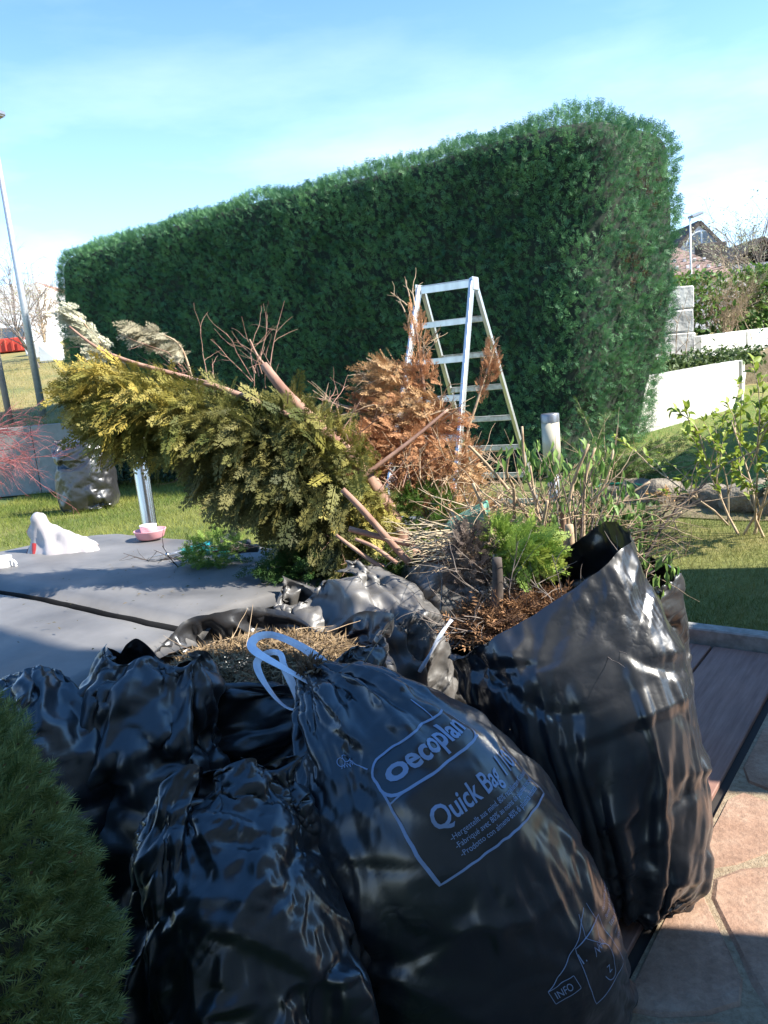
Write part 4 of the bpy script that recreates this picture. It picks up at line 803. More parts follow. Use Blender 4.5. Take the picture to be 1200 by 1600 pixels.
# the film faces the viewer where th runs through the camera side; find the grid place nearest to a sight line
d0 = unit(Vb - np.array([0, 0, EYE])); 
def grid_at(x, y):
    e_ = ((d0 - ray(x, y)) ** 2).sum(2); dist = np.linalg.norm(Vb - np.array([0, 0, EYE]), axis=2); k = np.where(e_ < 4e-5, dist, 9 + e_); q = int(np.argmin(k)); return q % nub, q // nub
pu, pv = grid_at(690, 1385); pu2, pv2 = grid_at(585, 1215)
print('print anchors', pu, pv, pu2, pv2, 'du dv', du, dv)
SGN = 1
ax_v = np.array([pu2 - pu, pv2 - pv], float)
ink, ntk, bk, Lk = nodes('print_ink'); bk.inputs['Base Color'].default_value = (.24, .32, .48, 1); bk.inputs['Roughness'].default_value = .4
def to_film(P2, off=.0022):
    """P2 in metres on the label: x to the right along the text, y towards the neck"""
    u = pu + SGN * P2[:, 0] / du + ax_v[0] * P2[:, 1] / LAB_H; v = pv + ax_v[1] * P2[:, 1] / LAB_H
    p, n = film(u, v); return p + n * off
LAB_H = math.hypot(ax_v[0] * du, ax_v[1] * dv)
LAB_W = .37
def text_vf(body, size, x, y, bold=0., align='LEFT'):
    cu = bpy.data.curves.new('t', 'FONT'); cu.body = body; cu.size = size; cu.offset = bold; cu.align_x = align; cu.resolution_u = 3
    o = bpy.data.objects.new('t', cu); C.objects.link(o); me = bpy.data.meshes.new_from_object(o.evaluated_get(bpy.context.evaluated_depsgraph_get())); bpy.data.objects.remove(o); bpy.data.curves.remove(cu)
    bm = bmesh.new(); bm.from_mesh(me); bmesh.ops.triangulate(bm, faces=bm.faces[:])
    for _ in range(4):
        ed = [e_ for e_ in bm.edges if e_.calc_length() > .009]
        if not ed: break
        bmesh.ops.subdivide_edges(bm, edges=ed, cuts=1); bmesh.ops.triangulate(bm, faces=bm.faces[:])
    bm.verts.index_update(); V = np.array([v.co[:2] for v in bm.verts]).reshape(-1, 2) + [x, y]; F = [[v.index for v in f.verts] for f in bm.faces]; bm.free(); return V, F
def stroke_vf(pts, w):
    pts = np.array(pts, float); out = [pts[0]]
    for a_, b2 in zip(pts[:-1], pts[1:]):
        m_ = max(1, int(np.linalg.norm(b2 - a_) / .006)); out += [a_ + (b2 - a_) * t / m_ for t in range(1, m_ + 1)]
    P = np.array(out); T = np.gradient(P, axis=0); T = T / (np.linalg.norm(T, axis=1)[:, None] + 1e-9); N = np.c_[-T[:, 1], T[:, 0]]; n = len(P)
    return np.concatenate([P + N * w / 2, P - N * w / 2]), [[q, n + q, n + q + 1, q + 1] for q in range(n - 1)]
def rrect(x0, y0, x1, y1, r):
    o = []
    for cx, cy, a0 in ((x1 - r, y1 - r, 0), (x0 + r, y1 - r, 90), (x0 + r, y0 + r, 180), (x1 - r, y0 + r, 270)):
        for k in range(7): t = math.radians(a0 + 15 * k); o.append((cx + r * math.cos(t), cy + r * math.sin(t)))
    return o + [o[0]]
def printed(name, parts, off=.0022):
    V, F = join_vf(parts); W = to_film(V, off); obj(name, mesh(name, W, F, ink), T_front)
#@@PRINT
W_ = .32; Hh = LAB_H * .86
printed('printed_frame', [stroke_vf([(0, Hh), (0, 0), (W_, 0), (W_, Hh * .62)], .004), stroke_vf([(0, Hh * .86), (W_ * .82, Hh * .86)], .003), stroke_vf(rrect(0, Hh * .86, W_ * .84, Hh * 1.34, .03), .005), stroke_vf([(.0, Hh * 1.33), (-.03, Hh * 1.6)], .003), stroke_vf([(W_ * .6, Hh * 1.34), (W_ * .66, Hh * 1.75)], .003)])
printed('printed_brand_lettering', [text_vf('oecoplan', .062, .016, Hh * 1.0, .0016)])
printed('printed_title_lettering', [text_vf('Quick Bag 110 l', .047, .03, Hh * .42, .0008)])
printed('printed_small_lettering', [text_vf('-Hergestellt aus mind. 80% rezykliertem Kunststoff', .0140, .045, Hh * .28), text_vf('-Fabriqu\u00e9 avec 80% au moins de plastique recycl\u00e9', .0140, .045, Hh * .19), text_vf('-Prodotto con almeno 80% di plastica riciclata', .0140, .045, Hh * .10)])
ix, iy = .13, -.30
pic = [stroke_vf([(ix, iy), (ix + .02, iy + .085), (ix + .13, iy + .085), (ix + .13, iy - .02), (ix, iy - .02), (ix, iy)], .0018), text_vf('1.', .028, ix + .012, iy + .055), stroke_vf(rrect(ix - .075, iy + .03, ix - .015, iy + .055, .002), .0012), text_vf('INFO', .018, ix - .068, iy + .036), stroke_vf([(ix - .075, iy + .055), (ix + .10, iy + .115)], .0014)]
pic += [stroke_vf([(ix + .075 + .028 * math.cos(t) * (1 + .15 * math.sin(3 * t)), iy + .022 + .036 * math.sin(t)) for t in np.linspace(-2.6, 2.0, 16)], .0018)] + [stroke_vf([(ix + .055 + k * .012, iy + .05), (ix + .06 + k * .010, iy + .066), (ix + .068 + k * .010, iy + .05)], .0015) for k in range(4)] + [stroke_vf([(ix + .08, iy + .06), (ix + .085 + .03 * s, iy + .085), (ix + .095 + .02 * s, iy + .115)], .0012) for s in (-1, 1)] + [text_vf('Z', .02, ix + .07, iy + .0)]
printed('printed_pictogram', pic)
rg = np.random.default_rng(5)
rows_ = []
for r_ in range(5): rows_.append(text_vf(('Beutel oben zuziehen und', 'verknoten. Fermer le sac', 'en tirant sur le lien. Tirare', 'il laccio per chiudere', 'il sacco. 110 l'), .0105, 0, 0) if False else text_vf(['Beutel oben zuziehen', 'Fermer le sac en tirant', 'Tirare il laccio', 'und verknoten', '110 l'][r_], .0115, ix + .155, iy + .075 - r_ * .016))
printed('printed_info_lettering', rows_)
printed('printed_hand_mark', [stroke_vf([(-.055 + .012 * math.cos(t), Hh * 1.62 + .012 * math.sin(t)) for t in np.linspace(0, 6.3, 12)], .002), stroke_vf([(-.035 + .010 * math.cos(t), Hh * 1.66 + .012 * math.sin(t)) for t in np.linspace(0, 6.3, 12)], .002)] + [stroke_vf([(-.06 + .008 * k, Hh * 1.52), (-.055 + .008 * k, Hh * 1.58), (-.05 + .008 * k, Hh * 1.52)], .002) for k in range(5)])
# side weld: a thin raised seam line running down the left of the print
sx = -.085
# neck: clippings, gathered frill, drawstring
nk = Vb[-6:].mean((0, 1))
def ribbon(pts, w, tw=0., m=M['ribbon'], name='drawstring', parent=T_front):
    P = cr(pts, 60); T = unit(np.gradient(P, axis=0)); ref = unit(np.array([.25, -.8, .55])); S = unit(np.cross(T, ref)); Nn = np.cross(S, T); an = tw * np.linspace(0, 1, 60) + .25 * np.sin(np.linspace(0, 9, 60)); S2 = S * np.cos(an)[:, None] + Nn * np.sin(an)[:, None]; k_ = np.cross(S2, T) * .0006
    ww_ = w * (1 + .18 * np.sin(np.linspace(0, 13, 60)))[:, None]; V = np.concatenate([P + S2 * ww_ / 2 + k_, P + k_ * 3, P - S2 * ww_ / 2 + k_, P - S2 * ww_ / 2 - k_, P - k_, P + S2 * ww_ / 2 - k_]); n = 60
    F = [[a_ * n + q, a_ * n + q + 1, ((a_ + 1) % 6) * n + q + 1, ((a_ + 1) % 6) * n + q] for a_ in range(6) for q in range(n - 1)]
    return obj(name, mesh(name, V, F, m), parent)
A_ = lambda x, y, Y: at(x, y, Y)
ribbon([A_(480, 1130, 1.72), A_(462, 1080, 1.73), A_(445, 1045, 1.76), A_(438, 1022, 1.80), A_(420, 1020, 1.82), A_(402, 1034, 1.80), A_(408, 1058, 1.76), A_(432, 1092, 1.72), A_(455, 1108, 1.70), A_(478, 1104, 1.70)], .017, .9)
ribbon([A_(516, 1094, 1.74), A_(510, 1050, 1.76), A_(503, 1034, 1.80), A_(470, 1010, 1.84), A_(430, 993, 1.88), A_(405, 994, 1.86), A_(393, 1006, 1.82), A_(402, 1020, 1.78), A_(440, 1042, 1.73), A_(490, 1070, 1.71), A_(505, 1074, 1.71), A_(520, 1062, 1.72)], .021, .8)
nc = 520; P = nk + np.array([.015, -.035, -.005]) + rng.normal(0, 1, (nc, 3)) * [.016, .012, .024]; leafobj('clippings', [scatter(tmpl_diamond(.10), P, rand_dir(nc) + [0, -.2, .6], rand_dir(nc), rng.uniform(.02, .045, nc), lerp_cols((.10, .06, .04), (.30, .20, .12), rng.random(nc)))], M['dry'], T_front)
ribbon([A_(655, 1050, 2.02), A_(672, 1022, 2.0), A_(690, 990, 2.0), A_(706, 968, 2.02)], .010, .2, parent=T_right)

# =================================================================== CLIPPINGS INSIDE THE OPEN BAGS
def clip_mound(name, label, c, rx, ry, h, n, cols, tm, size, m, tubes_n=0, mt=None):
    a = rng.uniform(0, 6.3, n); r_ = np.sqrt(rng.random(n)); P = np.c_[c[0] + rx * r_ * np.cos(a), c[1] + ry * r_ * np.sin(a), c[2] + h * (1 - r_ ** 2) + rng.normal(0, .008, n)]
    o = leafobj(name, [scatter(tm, P, rand_dir(n) * [1, 1, .35] + [0, 0, .15], rand_dir(n) * .6 + [0, 0, .8], rng.uniform(.5, 1.2, n) * size, lerp_cols(*cols, rng.random(n)), .2)], m); kind(tag(o, label, 'clippings'), 'stuff')
    return o
clip_mound('dry_clippings', 'dry brown hedge clippings filling the wide open bag', (-.39, 2.10, .755), .27, .20, .04, 6500, ((.13, .09, .055), (.38, .27, .15)), tmpl_diamond(.06), .042, M['dry'])
clip_mound('brown_clippings', 'brown dead leaves and stems filling the tall open bag', (.39, 2.13, .78), .225, .135, .07, 2800, ((.10, .055, .035), (.36, .20, .10)), tmpl_frond(4, 0, .5, 5), .075, M['dry'])
poly = []
for k in range(60): a_ = rng.uniform(0, 6.3); p = np.array([-.40 + .25 * rng.normal(0, .5), 2.10 + .2 * rng.normal(0, .5), .79]); twigs(p, rand_dir(1)[0] * [1, 1, .25], rng.uniform(.06, .2), .0016, 0, out=poly)
V, F = tubes(poly, 4); kind(tag(obj('loose_twigs', mesh('loose_twigs', V, [F], M['twig'])), 'thin loose twigs on the clippings in the wide open bag', 'twigs'), 'stuff')
# =================================================================== THINGS ON THE HOT TUB
def zc(x, y): return onz(x, y, .80)
# white shopping bag with red print: a slumped wedge of film
M['bag_white'] = simple('white_carrier_film', (.44, .41, .40), (.38, .345, .34), .45, 6, bmp=.5)
c = onz(98, 866, .79); rt_ = unit(np.array([.93, -.2, 0])); bk_ = np.cross(ZZ, rt_)
prof = [(-.165, .0, .02, .01), (-.150, .0, .06, .05), (-.125, .0, .17, .07), (-.10, .0, .19, .085), (-.05, .0, .165, .095), (.0, .0, .135, .10), (.06, .0, .10, .10), (.12, .0, .06, .085), (.165, .0, .025, .05), (.185, .0, .008, .01)]
R = cr(prof, 46); nu = 40; th = np.linspace(0, 2 * np.pi, nu, endpoint=False); V = []
for (x, _, h_, w_) in R:
    yy = np.cos(th) * max(w_, .004); zz = np.where(np.sin(th) > 0, np.abs(np.sin(th)) ** 1.2 * h_, np.sin(th) * .004); yy = yy * (1 - .6 * np.clip(np.sin(th), 0, 1)); V.append(c + x * rt_ + yy[:, None] * bk_ + zz[:, None] * ZZ)
V = np.array(V); V += unit(V - V.mean((0, 1)))* (np.abs(wav(V, 20, 3)) * .016 + wav(V, 50, 4) * .0025)[..., None]; V = crumple(V, .010, 77, 60, 1.3); V[..., 2] = np.maximum(V[..., 2], c[2] + .004)
sb_ = thing('shopping_bag', 'white plastic shopping bag with red print lying on the hot tub cover', 'shopping bag', c)
obj('film', mesh('film', V.reshape(-1, 3), gridfaces(nu, 46), M['bag_white'], smooth=True), sb_)
M['redink'] = simple('red_ink', (.62, .05, .04), None, .5)
for (a0, a1, r0, r1) in ((16, 19, 5, 8), (17, 20, 12, 17), (12, 14, 8, 11)):
    pp = V[r0:r1, np.arange(a0, a1) % nu]; n1_, n2_ = pp.shape[:2]; nn = unit(pp - V.mean((0, 1))); q = pp + nn * .003; i = np.arange(n2_ - 1); j = np.arange(n1_ - 1)[:, None] * n2_
    obj('red_print', mesh('red_print', q.reshape(-1, 3), np.stack([j + i, j + i + 1, j + i + 1 + n2_, j + i + n2_], -1).reshape(-1, 4), M['redink'], smooth=True), sb_)
# pink bowl with a white cup in it
M['pink'] = simple('pink_plastic', (.74, .34, .37), (.74, .37, .40), .4, 6); M['palepink'] = simple('pale_pink_plastic', (.84, .70, .70), None, .4, 6)
c = onz(236, 842, .785); pbowl = thing('pink_bowl', 'shallow pink plastic bowl set at the foot of the steel post', 'bowl', c)
V, F = lathe([(.0, .004), (.062, .004), (.070, .012), (.083, .046), (.085, .050), (.080, .050), (.066, .014), (.0, .010)], 40, c); obj('bowl', mesh('bowl', V, [F], M['pink'], smooth=True), pbowl)
c2 = c + [-.01, .015, .012]; pc2 = thing('pale_cup', 'pale pink cup standing inside the pink bowl', 'cup', c2)
V, F = lathe([(.0, .0), (.036, .0), (.044, .055), (.046, .062), (.041, .062), (.035, .006), (.0, .006)], 36, c2); obj('body', mesh('body', V, [F], M['palepink'], smooth=True), pc2)
c = onz(6, 897, .79); wc_ = thing('white_cup', 'white cup with a handle on the cover at the left edge', 'cup', c)
V, F = lathe([(.0, .0), (.035, .0), (.043, .02), (.046, .075), (.047, .08), (.042, .08), (.038, .02), (.0, .01)], 36, c); obj('body', mesh('body', V, [F], M['white_plastic'], smooth=True), wc_)
hd = [(c + np.array([.044 + .026 * math.sin(t), -.012, .042 + .024 * math.cos(t)]), .006) for t in np.linspace(.15, math.pi - .15, 12)]
V, F = tubes([(np.array([h[0] for h in hd]), [h[1] for h in hd])], 10); obj('handle', mesh('handle', V, [F], M['white_plastic'], smooth=True), wc_)
# loppers and shears with turquoise shafts
M['teal'] = simple('turquoise_paint', (.03, .36, .42), (.04, .42, .48), .35, 8); M['grip'] = simple('dark_rubber_grip', (.035, .04, .045), (.06, .065, .07), .6, 18, bmp=.2)
def loppers(label, jx, jy, ends, zo):
    t = thing('loppers', label, 'loppers', onz(jx, jy, .80), 'cutting tools on the hot tub'); J = onz(jx, jy, .815 + zo)
    hs = []
    for (x, y) in ends:
        E_ = onz(x, y, .818 + zo); d = E_ - J; a_, b_ = J + d * .18, J + d * .62
        h_ = obj('handle', mesh('handle', *capped((np.array([a_, (a_ + b_) / 2, b_]), [.011, .011, .011]), 10), M['teal'], smooth=False), t)
        obj('grip', mesh('grip', *capped((np.array([b_ - d * .01, b_ + d * .04, b_ + d * .2, E_ - d * .02, E_]), [.014, .017, .016, .019, .012]), 12), M['grip'], smooth=True), h_); hs.append(d)
        V, F = beam_vf(J - d * .02, J + d * .2, .016, .012, ZZ, .003); obj('shank', mesh('shank', V, F, M['satin']), t)
    dm = -unit(hs[0] + hs[1]); s_ = np.cross(dm, ZZ); s_ = unit(s_)
    for sg in (-1, 1):
        pts = [J + dm * x + s_ * sg * y for x, y in ((0, .004), (.03, .022), (.065, .02), (.09, .004), (.05, .006), (.02, .0))]; n = len(pts)
        V = np.array(pts + [p + ZZ * .005 for p in pts]) + ZZ * .004 * sg; F = [list(range(n - 1, -1, -1)), list(range(n, 2 * n))] + [[k, (k + 1) % n, n + (k + 1) % n, n + k] for k in range(n)]; obj('blade', mesh('blade', V, F, M['satin']), t)
    V, F = lathe([(.0, .012), (.009, .012), (.010, -.004), (.0, -.004)], 12, J); obj('bolt', mesh('bolt', V, [F], M['steel']), t)
loppers('turquoise loppers with dark grips pointing away behind the cut green sprig', 262, 868, ((368, 836), (392, 848)), 0)
loppers('second turquoise loppers with a grey handle lying under the sprig stem', 300, 866, ((404, 856), (345, 838)), .02)
# green sprig
def fronds(P, D, N, S, cols, tm, vary=.15, bias=None):
    n = len(P); t = rng.random(n) if bias is None else bias; return scatter(tm, P, D, N, S, lerp_cols(*cols, t), vary)
T_FINE = [tmpl_frond(8, 2, .45, s) for s in (11, 12, 13)]; T_MID = [tmpl_frond(7, 1, .42, s) for s in (21, 22)]
def spray_cloud(c, rad, n, size, cols, dirn, tms, jit=.55, shell=.5, flat=.5):
    out = []
    for tm in tms:
        k = max(1, n // len(tms)); P, d = ell_pts(c, rad, k, shell); P = c + (P - c) * (1 + .30 * wav(d, 3.2, k % 97 + 3, 8))[:, None]; D = unit(d * .8 + np.array(dirn) + rng.normal(0, jit, (k, 3))); N = unit(rng.normal(0, 1, (k, 3)) + np.array([.3, -.3, 1.0]) * flat)
        cl = np.clip(.5 + .35 * wav(P, 14, 5) + rng.normal(0, .22, k), 0, 1); out.append(fronds(P, D, N, rng.uniform(.6, 1.15, k) * size, cols, tm, .16, cl))
    return cat(*out)
c = onz(332, 862, .86); sg_ = thing('cut_sprig', 'fresh green conifer sprig lying across the loppers', 'branch', c)
leafobj('foliage', [spray_cloud(c + [0, 0, .0], (.125, .10, .06), 380, .062, ((.09, .19, .03), (.28, .40, .08)), (-.4, -.2, .1), T_MID)], M['conifer'], sg_)
st = [c, onz(390, 853, .86), onz(440, 852, .85), onz(490, 845, .87)]; poly = [(cr(st, 10), np.linspace(.004, .007, 10))]
for k in range(7): twigs(st[1] + (st[2] - st[1]) * rng.uniform(-1, 1), [-.8, -.4, rng.uniform(-.1, .3)], .14, .003, 1, 3, .5, out=poly)
V, F = tubes(poly, 5); obj('stem', mesh('stem', V, [F], M['twig_grey']), sg_)
poly = []
for k in range(9): p = onz(rng.uniform(232, 300), rng.uniform(868, 888), .80); twigs(p, [rng.uniform(-1, 1), rng.uniform(-.2, .3), .05], rng.uniform(.08, .2), .003, 1, 2, .4, out=poly)
V, F = tubes(poly, 5); kind(tag(obj('dark_twigs', mesh('dark_twigs', V, [F], M['twig_dark'])), 'dark bare twigs left on the cover beside the loppers', 'twigs'), 'stuff')

nd = 900; q = rng.random((nd, 2)) * [2.0, 1.95] + .05; P = TB + q[:, :1] * UX - q[:, 1:] * VY; P[:, 2] = .84 - .062 * np.abs(q[:, 1] - 1.05) / 1.05 + .004; kk = rng.random(nd) < np.clip(.12 + .9 * np.exp(-((P[:, 0] + .6) ** 2 + (P[:, 1] - 3.1) ** 2) / .35), 0, 1); P = P[kk]
kind(tag(leafobj('fallen_scales', [scatter(tmpl_diamond(.16), P, rand_dir(len(P)) * [1, 1, .05], rng.normal(0, .2, (len(P), 3)) + [0, 0, 1], rng.uniform(.006, .022, len(P)), lerp_cols((.05, .06, .02), (.22, .15, .07), rng.random(len(P))))], M['dry']), 'small fallen conifer scales and twig bits on the hot tub cover', 'clippings'), 'stuff')
# =================================================================== THE PILE OF PRUNED CONIFER
PX = 1 / FOC
def cl(x, y, Y, rx, ry, rz=None): return at(x, y, Y), (rx * PX * Y, (rz if rz else .8 * (rx + ry) / 2 * PX * Y), ry * PX * Y)
cyp = thing('cypress_top', 'felled cypress top with yellow tip and olive sprays leaning over the hot tub', 'branch', (.3, 3.05, 0))
spine = [at(690, 960, 2.89), at(640, 860, 2.90), at(575, 745, 2.95), at(500, 668, 2.90), at(450, 618, 2.85), at(412, 570, 2.88)]
V, F = capped((cr(spine, 24), np.linspace(.042, .015, 24)), 10); obj('trunk', mesh('trunk', V, F, M['bark_pink'], smooth=False), cyp)
limb = [at(530, 690, 2.88), at(430, 640, 2.91), at(340, 605, 2.92), at(262, 582, 2.93), at(200, 564, 2.94), at(150, 542, 2.94), at(108, 510, 2.95)]
V, F = capped((cr(limb, 24), np.linspace(.015, .004, 24)), 8); obj('limb', mesh('limb', V, F, M['bark_pink']), cyp)
for pts, r0, r1 in (([at(640, 880, 2.66), at(600, 835, 2.66), at(560, 790, 2.65), at(535, 765, 2.66)], .013, .011), ([at(640, 850, 2.67), at(590, 838, 2.67), at(545, 826, 2.67)], .012, .010), ([at(598, 888, 2.65), at(560, 862, 2.65), at(525, 836, 2.66)], .009, .006), ([at(620, 880, 2.63), at(585, 855, 2.64), at(555, 842, 2.66)], .008, .006), ([at(470, 650, 2.96), at(440, 600, 2.96), at(405, 560, 2.97), at(390, 530, 2.97)], .008, .003), ([at(470, 660, 2.94), at(420, 640, 2.93), at(340, 640, 2.94), at(270, 610, 2.96)], .010, .004), ([at(560, 750, 2.90), at(640, 690, 2.93), at(700, 640, 2.96)], .010, .005)):
    V, F = capped((cr(pts, 12), np.linspace(r0, r1, 12)), 8); obj('bare_branch', mesh('bare_branch', V, F, M['bark_pink']), cyp)
poly = []
for (x, y, Y, dx, dz, L_, n) in ((405, 600, 2.98, -.1, 1, .26, 5), (385, 580, 2.97, -.15, 1, .22, 4), (420, 590, 2.98, .05, 1, .2, 4), (500, 640, 2.96, .5, .9, .22, 5), (520, 650, 2.94, .4, .9, .25, 4), (560, 700, 2.93, .4, .8, .2, 6), (440, 640, 2.96, .2, 1, .16, 5), (110, 530, 3.00, -1, .35, .1, 3), (160, 560, 3.00, -.9, .1, .16, 5), (290, 590, 2.98, -.3, .6, .18, 6), (340, 620, 2.98, -.6, .3, .22, 8), (620, 760, 2.89, -.2, .6, .25, 8), (560, 830, 2.87, -.6, .2, .25, 8), (580, 880, 2.85, -.7, -.1, .2, 6), (330, 700, 2.93, -.7, -.3, .18, 6)):
    for k in range(max(2, n - 1)): twigs(at(x, y, Y) + rng.normal(0, .03, 3), [dx + rng.normal(0, .3), rng.normal(0, .35), dz + rng.normal(0, .25)], L_ * rng.uniform(.4, 1.0), .0022, 1, 3, .5, wob=.16, out=poly)
V, F = tubes(poly, 5); kind(obj('twigs', mesh('twigs', V, [F], M['bark_pink']), cyp), 'stuff')
YEL = ((.13, .14, .03), (.50, .38, .08)); YOL = ((.10, .12, .028), (.40, .34, .08)); OLV = ((.07, .09, .022), (.29, .26, .075)); DOL = ((.045, .06, .02), (.20, .18, .055))
L_ = (-.75, -.15, -.15); Dn = (-.35, -.25, -.5)
S = []
for c_, n, sz, cols, dr in ((cl(160, 605, 2.90, 55, 32), 420, .085, YEL, L_), (cl(215, 632, 2.90, 85, 44), 760, .085, YEL, L_), (cl(182, 668, 2.90, 42, 26), 260, .075, YEL, Dn), (cl(150, 622, 2.91, 35, 16), 160, .07, YEL, L_), (cl(275, 650, 2.90, 62, 44), 520, .085, YOL, L_), (cl(240, 690, 2.90, 45, 14), 170, .06, YOL, Dn),
        (cl(330, 660, 2.90, 62, 48), 640, .085, OLV, L_), (cl(300, 700, 2.90, 40, 22), 200, .07, OLV, Dn), (cl(395, 715, 2.89, 80, 72), 1250, .09, DOL, Dn), (cl(448, 748, 2.89, 76, 78), 1500, .09, DOL, Dn), (cl(440, 670, 2.89, 75, 38), 640, .085, OLV, (-.3, -.2, .35)), (cl(505, 805, 2.88, 72, 62), 950, .09, DOL, Dn), (cl(530, 720, 2.88, 40, 50), 360, .085, YOL, (-.2, -.3, .1)), (cl(575, 805, 2.88, 42, 40), 320, .085, YOL, Dn), (cl(570, 860, 2.88, 58, 40), 460, .09, OLV, Dn), (cl(545, 775, 2.88, 30, 22), 160, .08, YEL, Dn)):
    S.append(spray_cloud(c_[0], c_[1], int(n * .72), sz, cols, dr, T_MID, .55, .7))
    m_ = int(n * .10); P, d = ell_pts(c_[0], np.array(c_[1]) * 1.12, m_, .15); S.append(fronds(P, d * .5 + np.array(dr) + rng.normal(0, .4, (m_, 3)) - [0, 0, .45], rng.normal(0, .6, (m_, 3)) + [0, -.5, .6], rng.uniform(.09, .16, m_), cols, T_FINE[m_ % 3], .2))
kind(leafobj('foliage', S, M['conifer'], cyp), 'stuff')
# silvery dry sprays on top of the limb
for (x0, y0, x1, y1, Y, n, lab) in ((195, 570, 118, 488, 3.02, 1, 'pale silvery dried spray at the very tip of the pile'), (300, 590, 215, 512, 3.0, 2, 'grey beige drooping dried spray above the yellow sprays')):
    a_, b_ = at(x0, y0, Y), at(x1, y1, Y); t = thing('dried_spray', lab, 'branch', a_, 'dried sprays on the pile'); mid = (a_ + b_) / 2 + (ZZ * .035 + np.array([.05, 0, 0]) if n == 2 else ZZ * -.02)
    ax = cr([a_, mid, b_], 16); V, F = capped((ax, np.linspace(.006, .002, 16)), 6); obj('stem', mesh('stem', V, F, M['twig']), t)
    m_ = 70; k = rng.integers(5, 16, m_); P = ax[k] + rng.normal(0, .012, (m_, 3)); D = np.array([-1.0, -.2, -.1 if n == 1 else -.35]) + rng.normal(0, .35, (m_, 3)) + [0, 0, .5 if n == 1 else .1]
    leafobj('foliage', [fronds(P, D, rng.normal(0, .5, (m_, 3)) + [0, -.8, .5], rng.uniform(.05, .105, m_), ((.34, .33, .22), (.66, .64, .50)) if n == 1 else ((.25, .22, .14), (.48, .44, .31)), T_FINE[n])], M['dry'], t)
# brown dead branch
dead = thing('dead_branch', 'dry rust brown conifer branch standing up in front of the ladder', 'branch', (.3, 3.2, 0))
ax = [at(720, 800, 3.1), at(690, 730, 3.15), at(668, 660, 3.2), at(660, 590, 3.22), at(652, 530, 3.25), at(640, 480, 3.25)]
V, F = capped((cr(ax, 20), np.linspace(.014, .003, 20)), 7); obj('stem', mesh('stem', V, F, M['bark']), dead)
ax2 = [at(735, 760, 3.12), at(728, 690, 3.15), at(745, 630, 3.18), at(772, 545, 3.2)]; V, F = capped((cr(ax2, 20), np.linspace(.009, .003, 20)), 7); obj('stem', mesh('stem', V, F, M['twig']), dead)
RUST = ((.26, .115, .055), (.60, .33, .17)); TAN = ((.38, .22, .10), (.70, .48, .27)); Lf = (-.8, -.2, .15)
S = []
for c_, n, sz, cols, dr in ((cl(652, 525, 3.25, 13, 45), 90, .05, RUST, (0, 0, 1)), (cl(655, 585, 3.22, 26, 26), 130, .07, RUST, (-.3, -.1, .5)), (cl(605, 582, 3.22, 40, 18), 130, .075, TAN, Lf), (cl(600, 605, 3.2, 40, 14), 90, .07, TAN, Lf), (cl(610, 625, 3.2, 55, 14), 110, .07, RUST, Lf), (cl(636, 640, 3.18, 62, 22), 260, .08, TAN, Lf), (cl(690, 662, 3.17, 36, 20), 130, .075, RUST, (.5, -.2, .1)), (cl(615, 672, 3.15, 66, 18), 230, .08, RUST, Lf), (cl(640, 708, 3.1, 82, 34), 480, .085, RUST, (-.5, -.3, -.2)), (cl(700, 740, 3.08, 46, 44), 260, .08, TAN, (0, -.3, -.4)), (cl(580, 700, 3.12, 45, 30), 240, .08, RUST, Lf), (cl(735, 805, 3.0, 50, 38), 200, .075, TAN, (.2, -.3, -.2)), (cl(766, 570, 3.2, 12, 32), 110, .05, RUST, (.2, 0, 1)), (cl(752, 610, 3.18, 7, 22), 50, .04, RUST, (.2, 0, 1)), (cl(730, 715, 3.1, 18, 22), 60, .06, RUST, (.1, 0, .3)), (cl(665, 765, 3.02, 50, 30), 260, .075, RUST, (-.4, -.3, -.3))):
    S.append(spray_cloud(c_[0], c_[1], n, sz, cols, np.array(dr) * 1.6, T_MID, .36, .7))
kind(leafobj('foliage', S, M['dry'], dead), 'stuff')
poly = []
for (x, y, Y, dx, dz, L_, n) in ((640, 490, 3.25, -.35, .8, .10, 5), (655, 560, 3.2, .2, 1, .14, 5), (610, 600, 3.2, -1, .3, .16, 5), (590, 640, 3.15, -1, .2, .2, 6), (680, 640, 3.15, .4, .4, .15, 6), (700, 760, 3.05, .3, .5, .22, 14), (640, 760, 3.0, -.5, .4, .2, 10), (740, 830, 2.95, .2, .5, .22, 18), (690, 840, 2.95, -.6, .25, .22, 12), (772, 548, 3.2, .2, 1, .05, 4)):
    for k in range(n): twigs(at(x, y, Y) + rng.normal(0, .03, 3), [dx + rng.normal(0, .35), rng.normal(0, .4), dz + rng.normal(0, .3)], L_ * rng.uniform(.6, 1.2), .0036, 1, 4, .6, out=poly)
V, F = tubes(poly, 5); kind(obj('twigs', mesh('twigs', V, [F], M['twig']), dead), 'stuff')
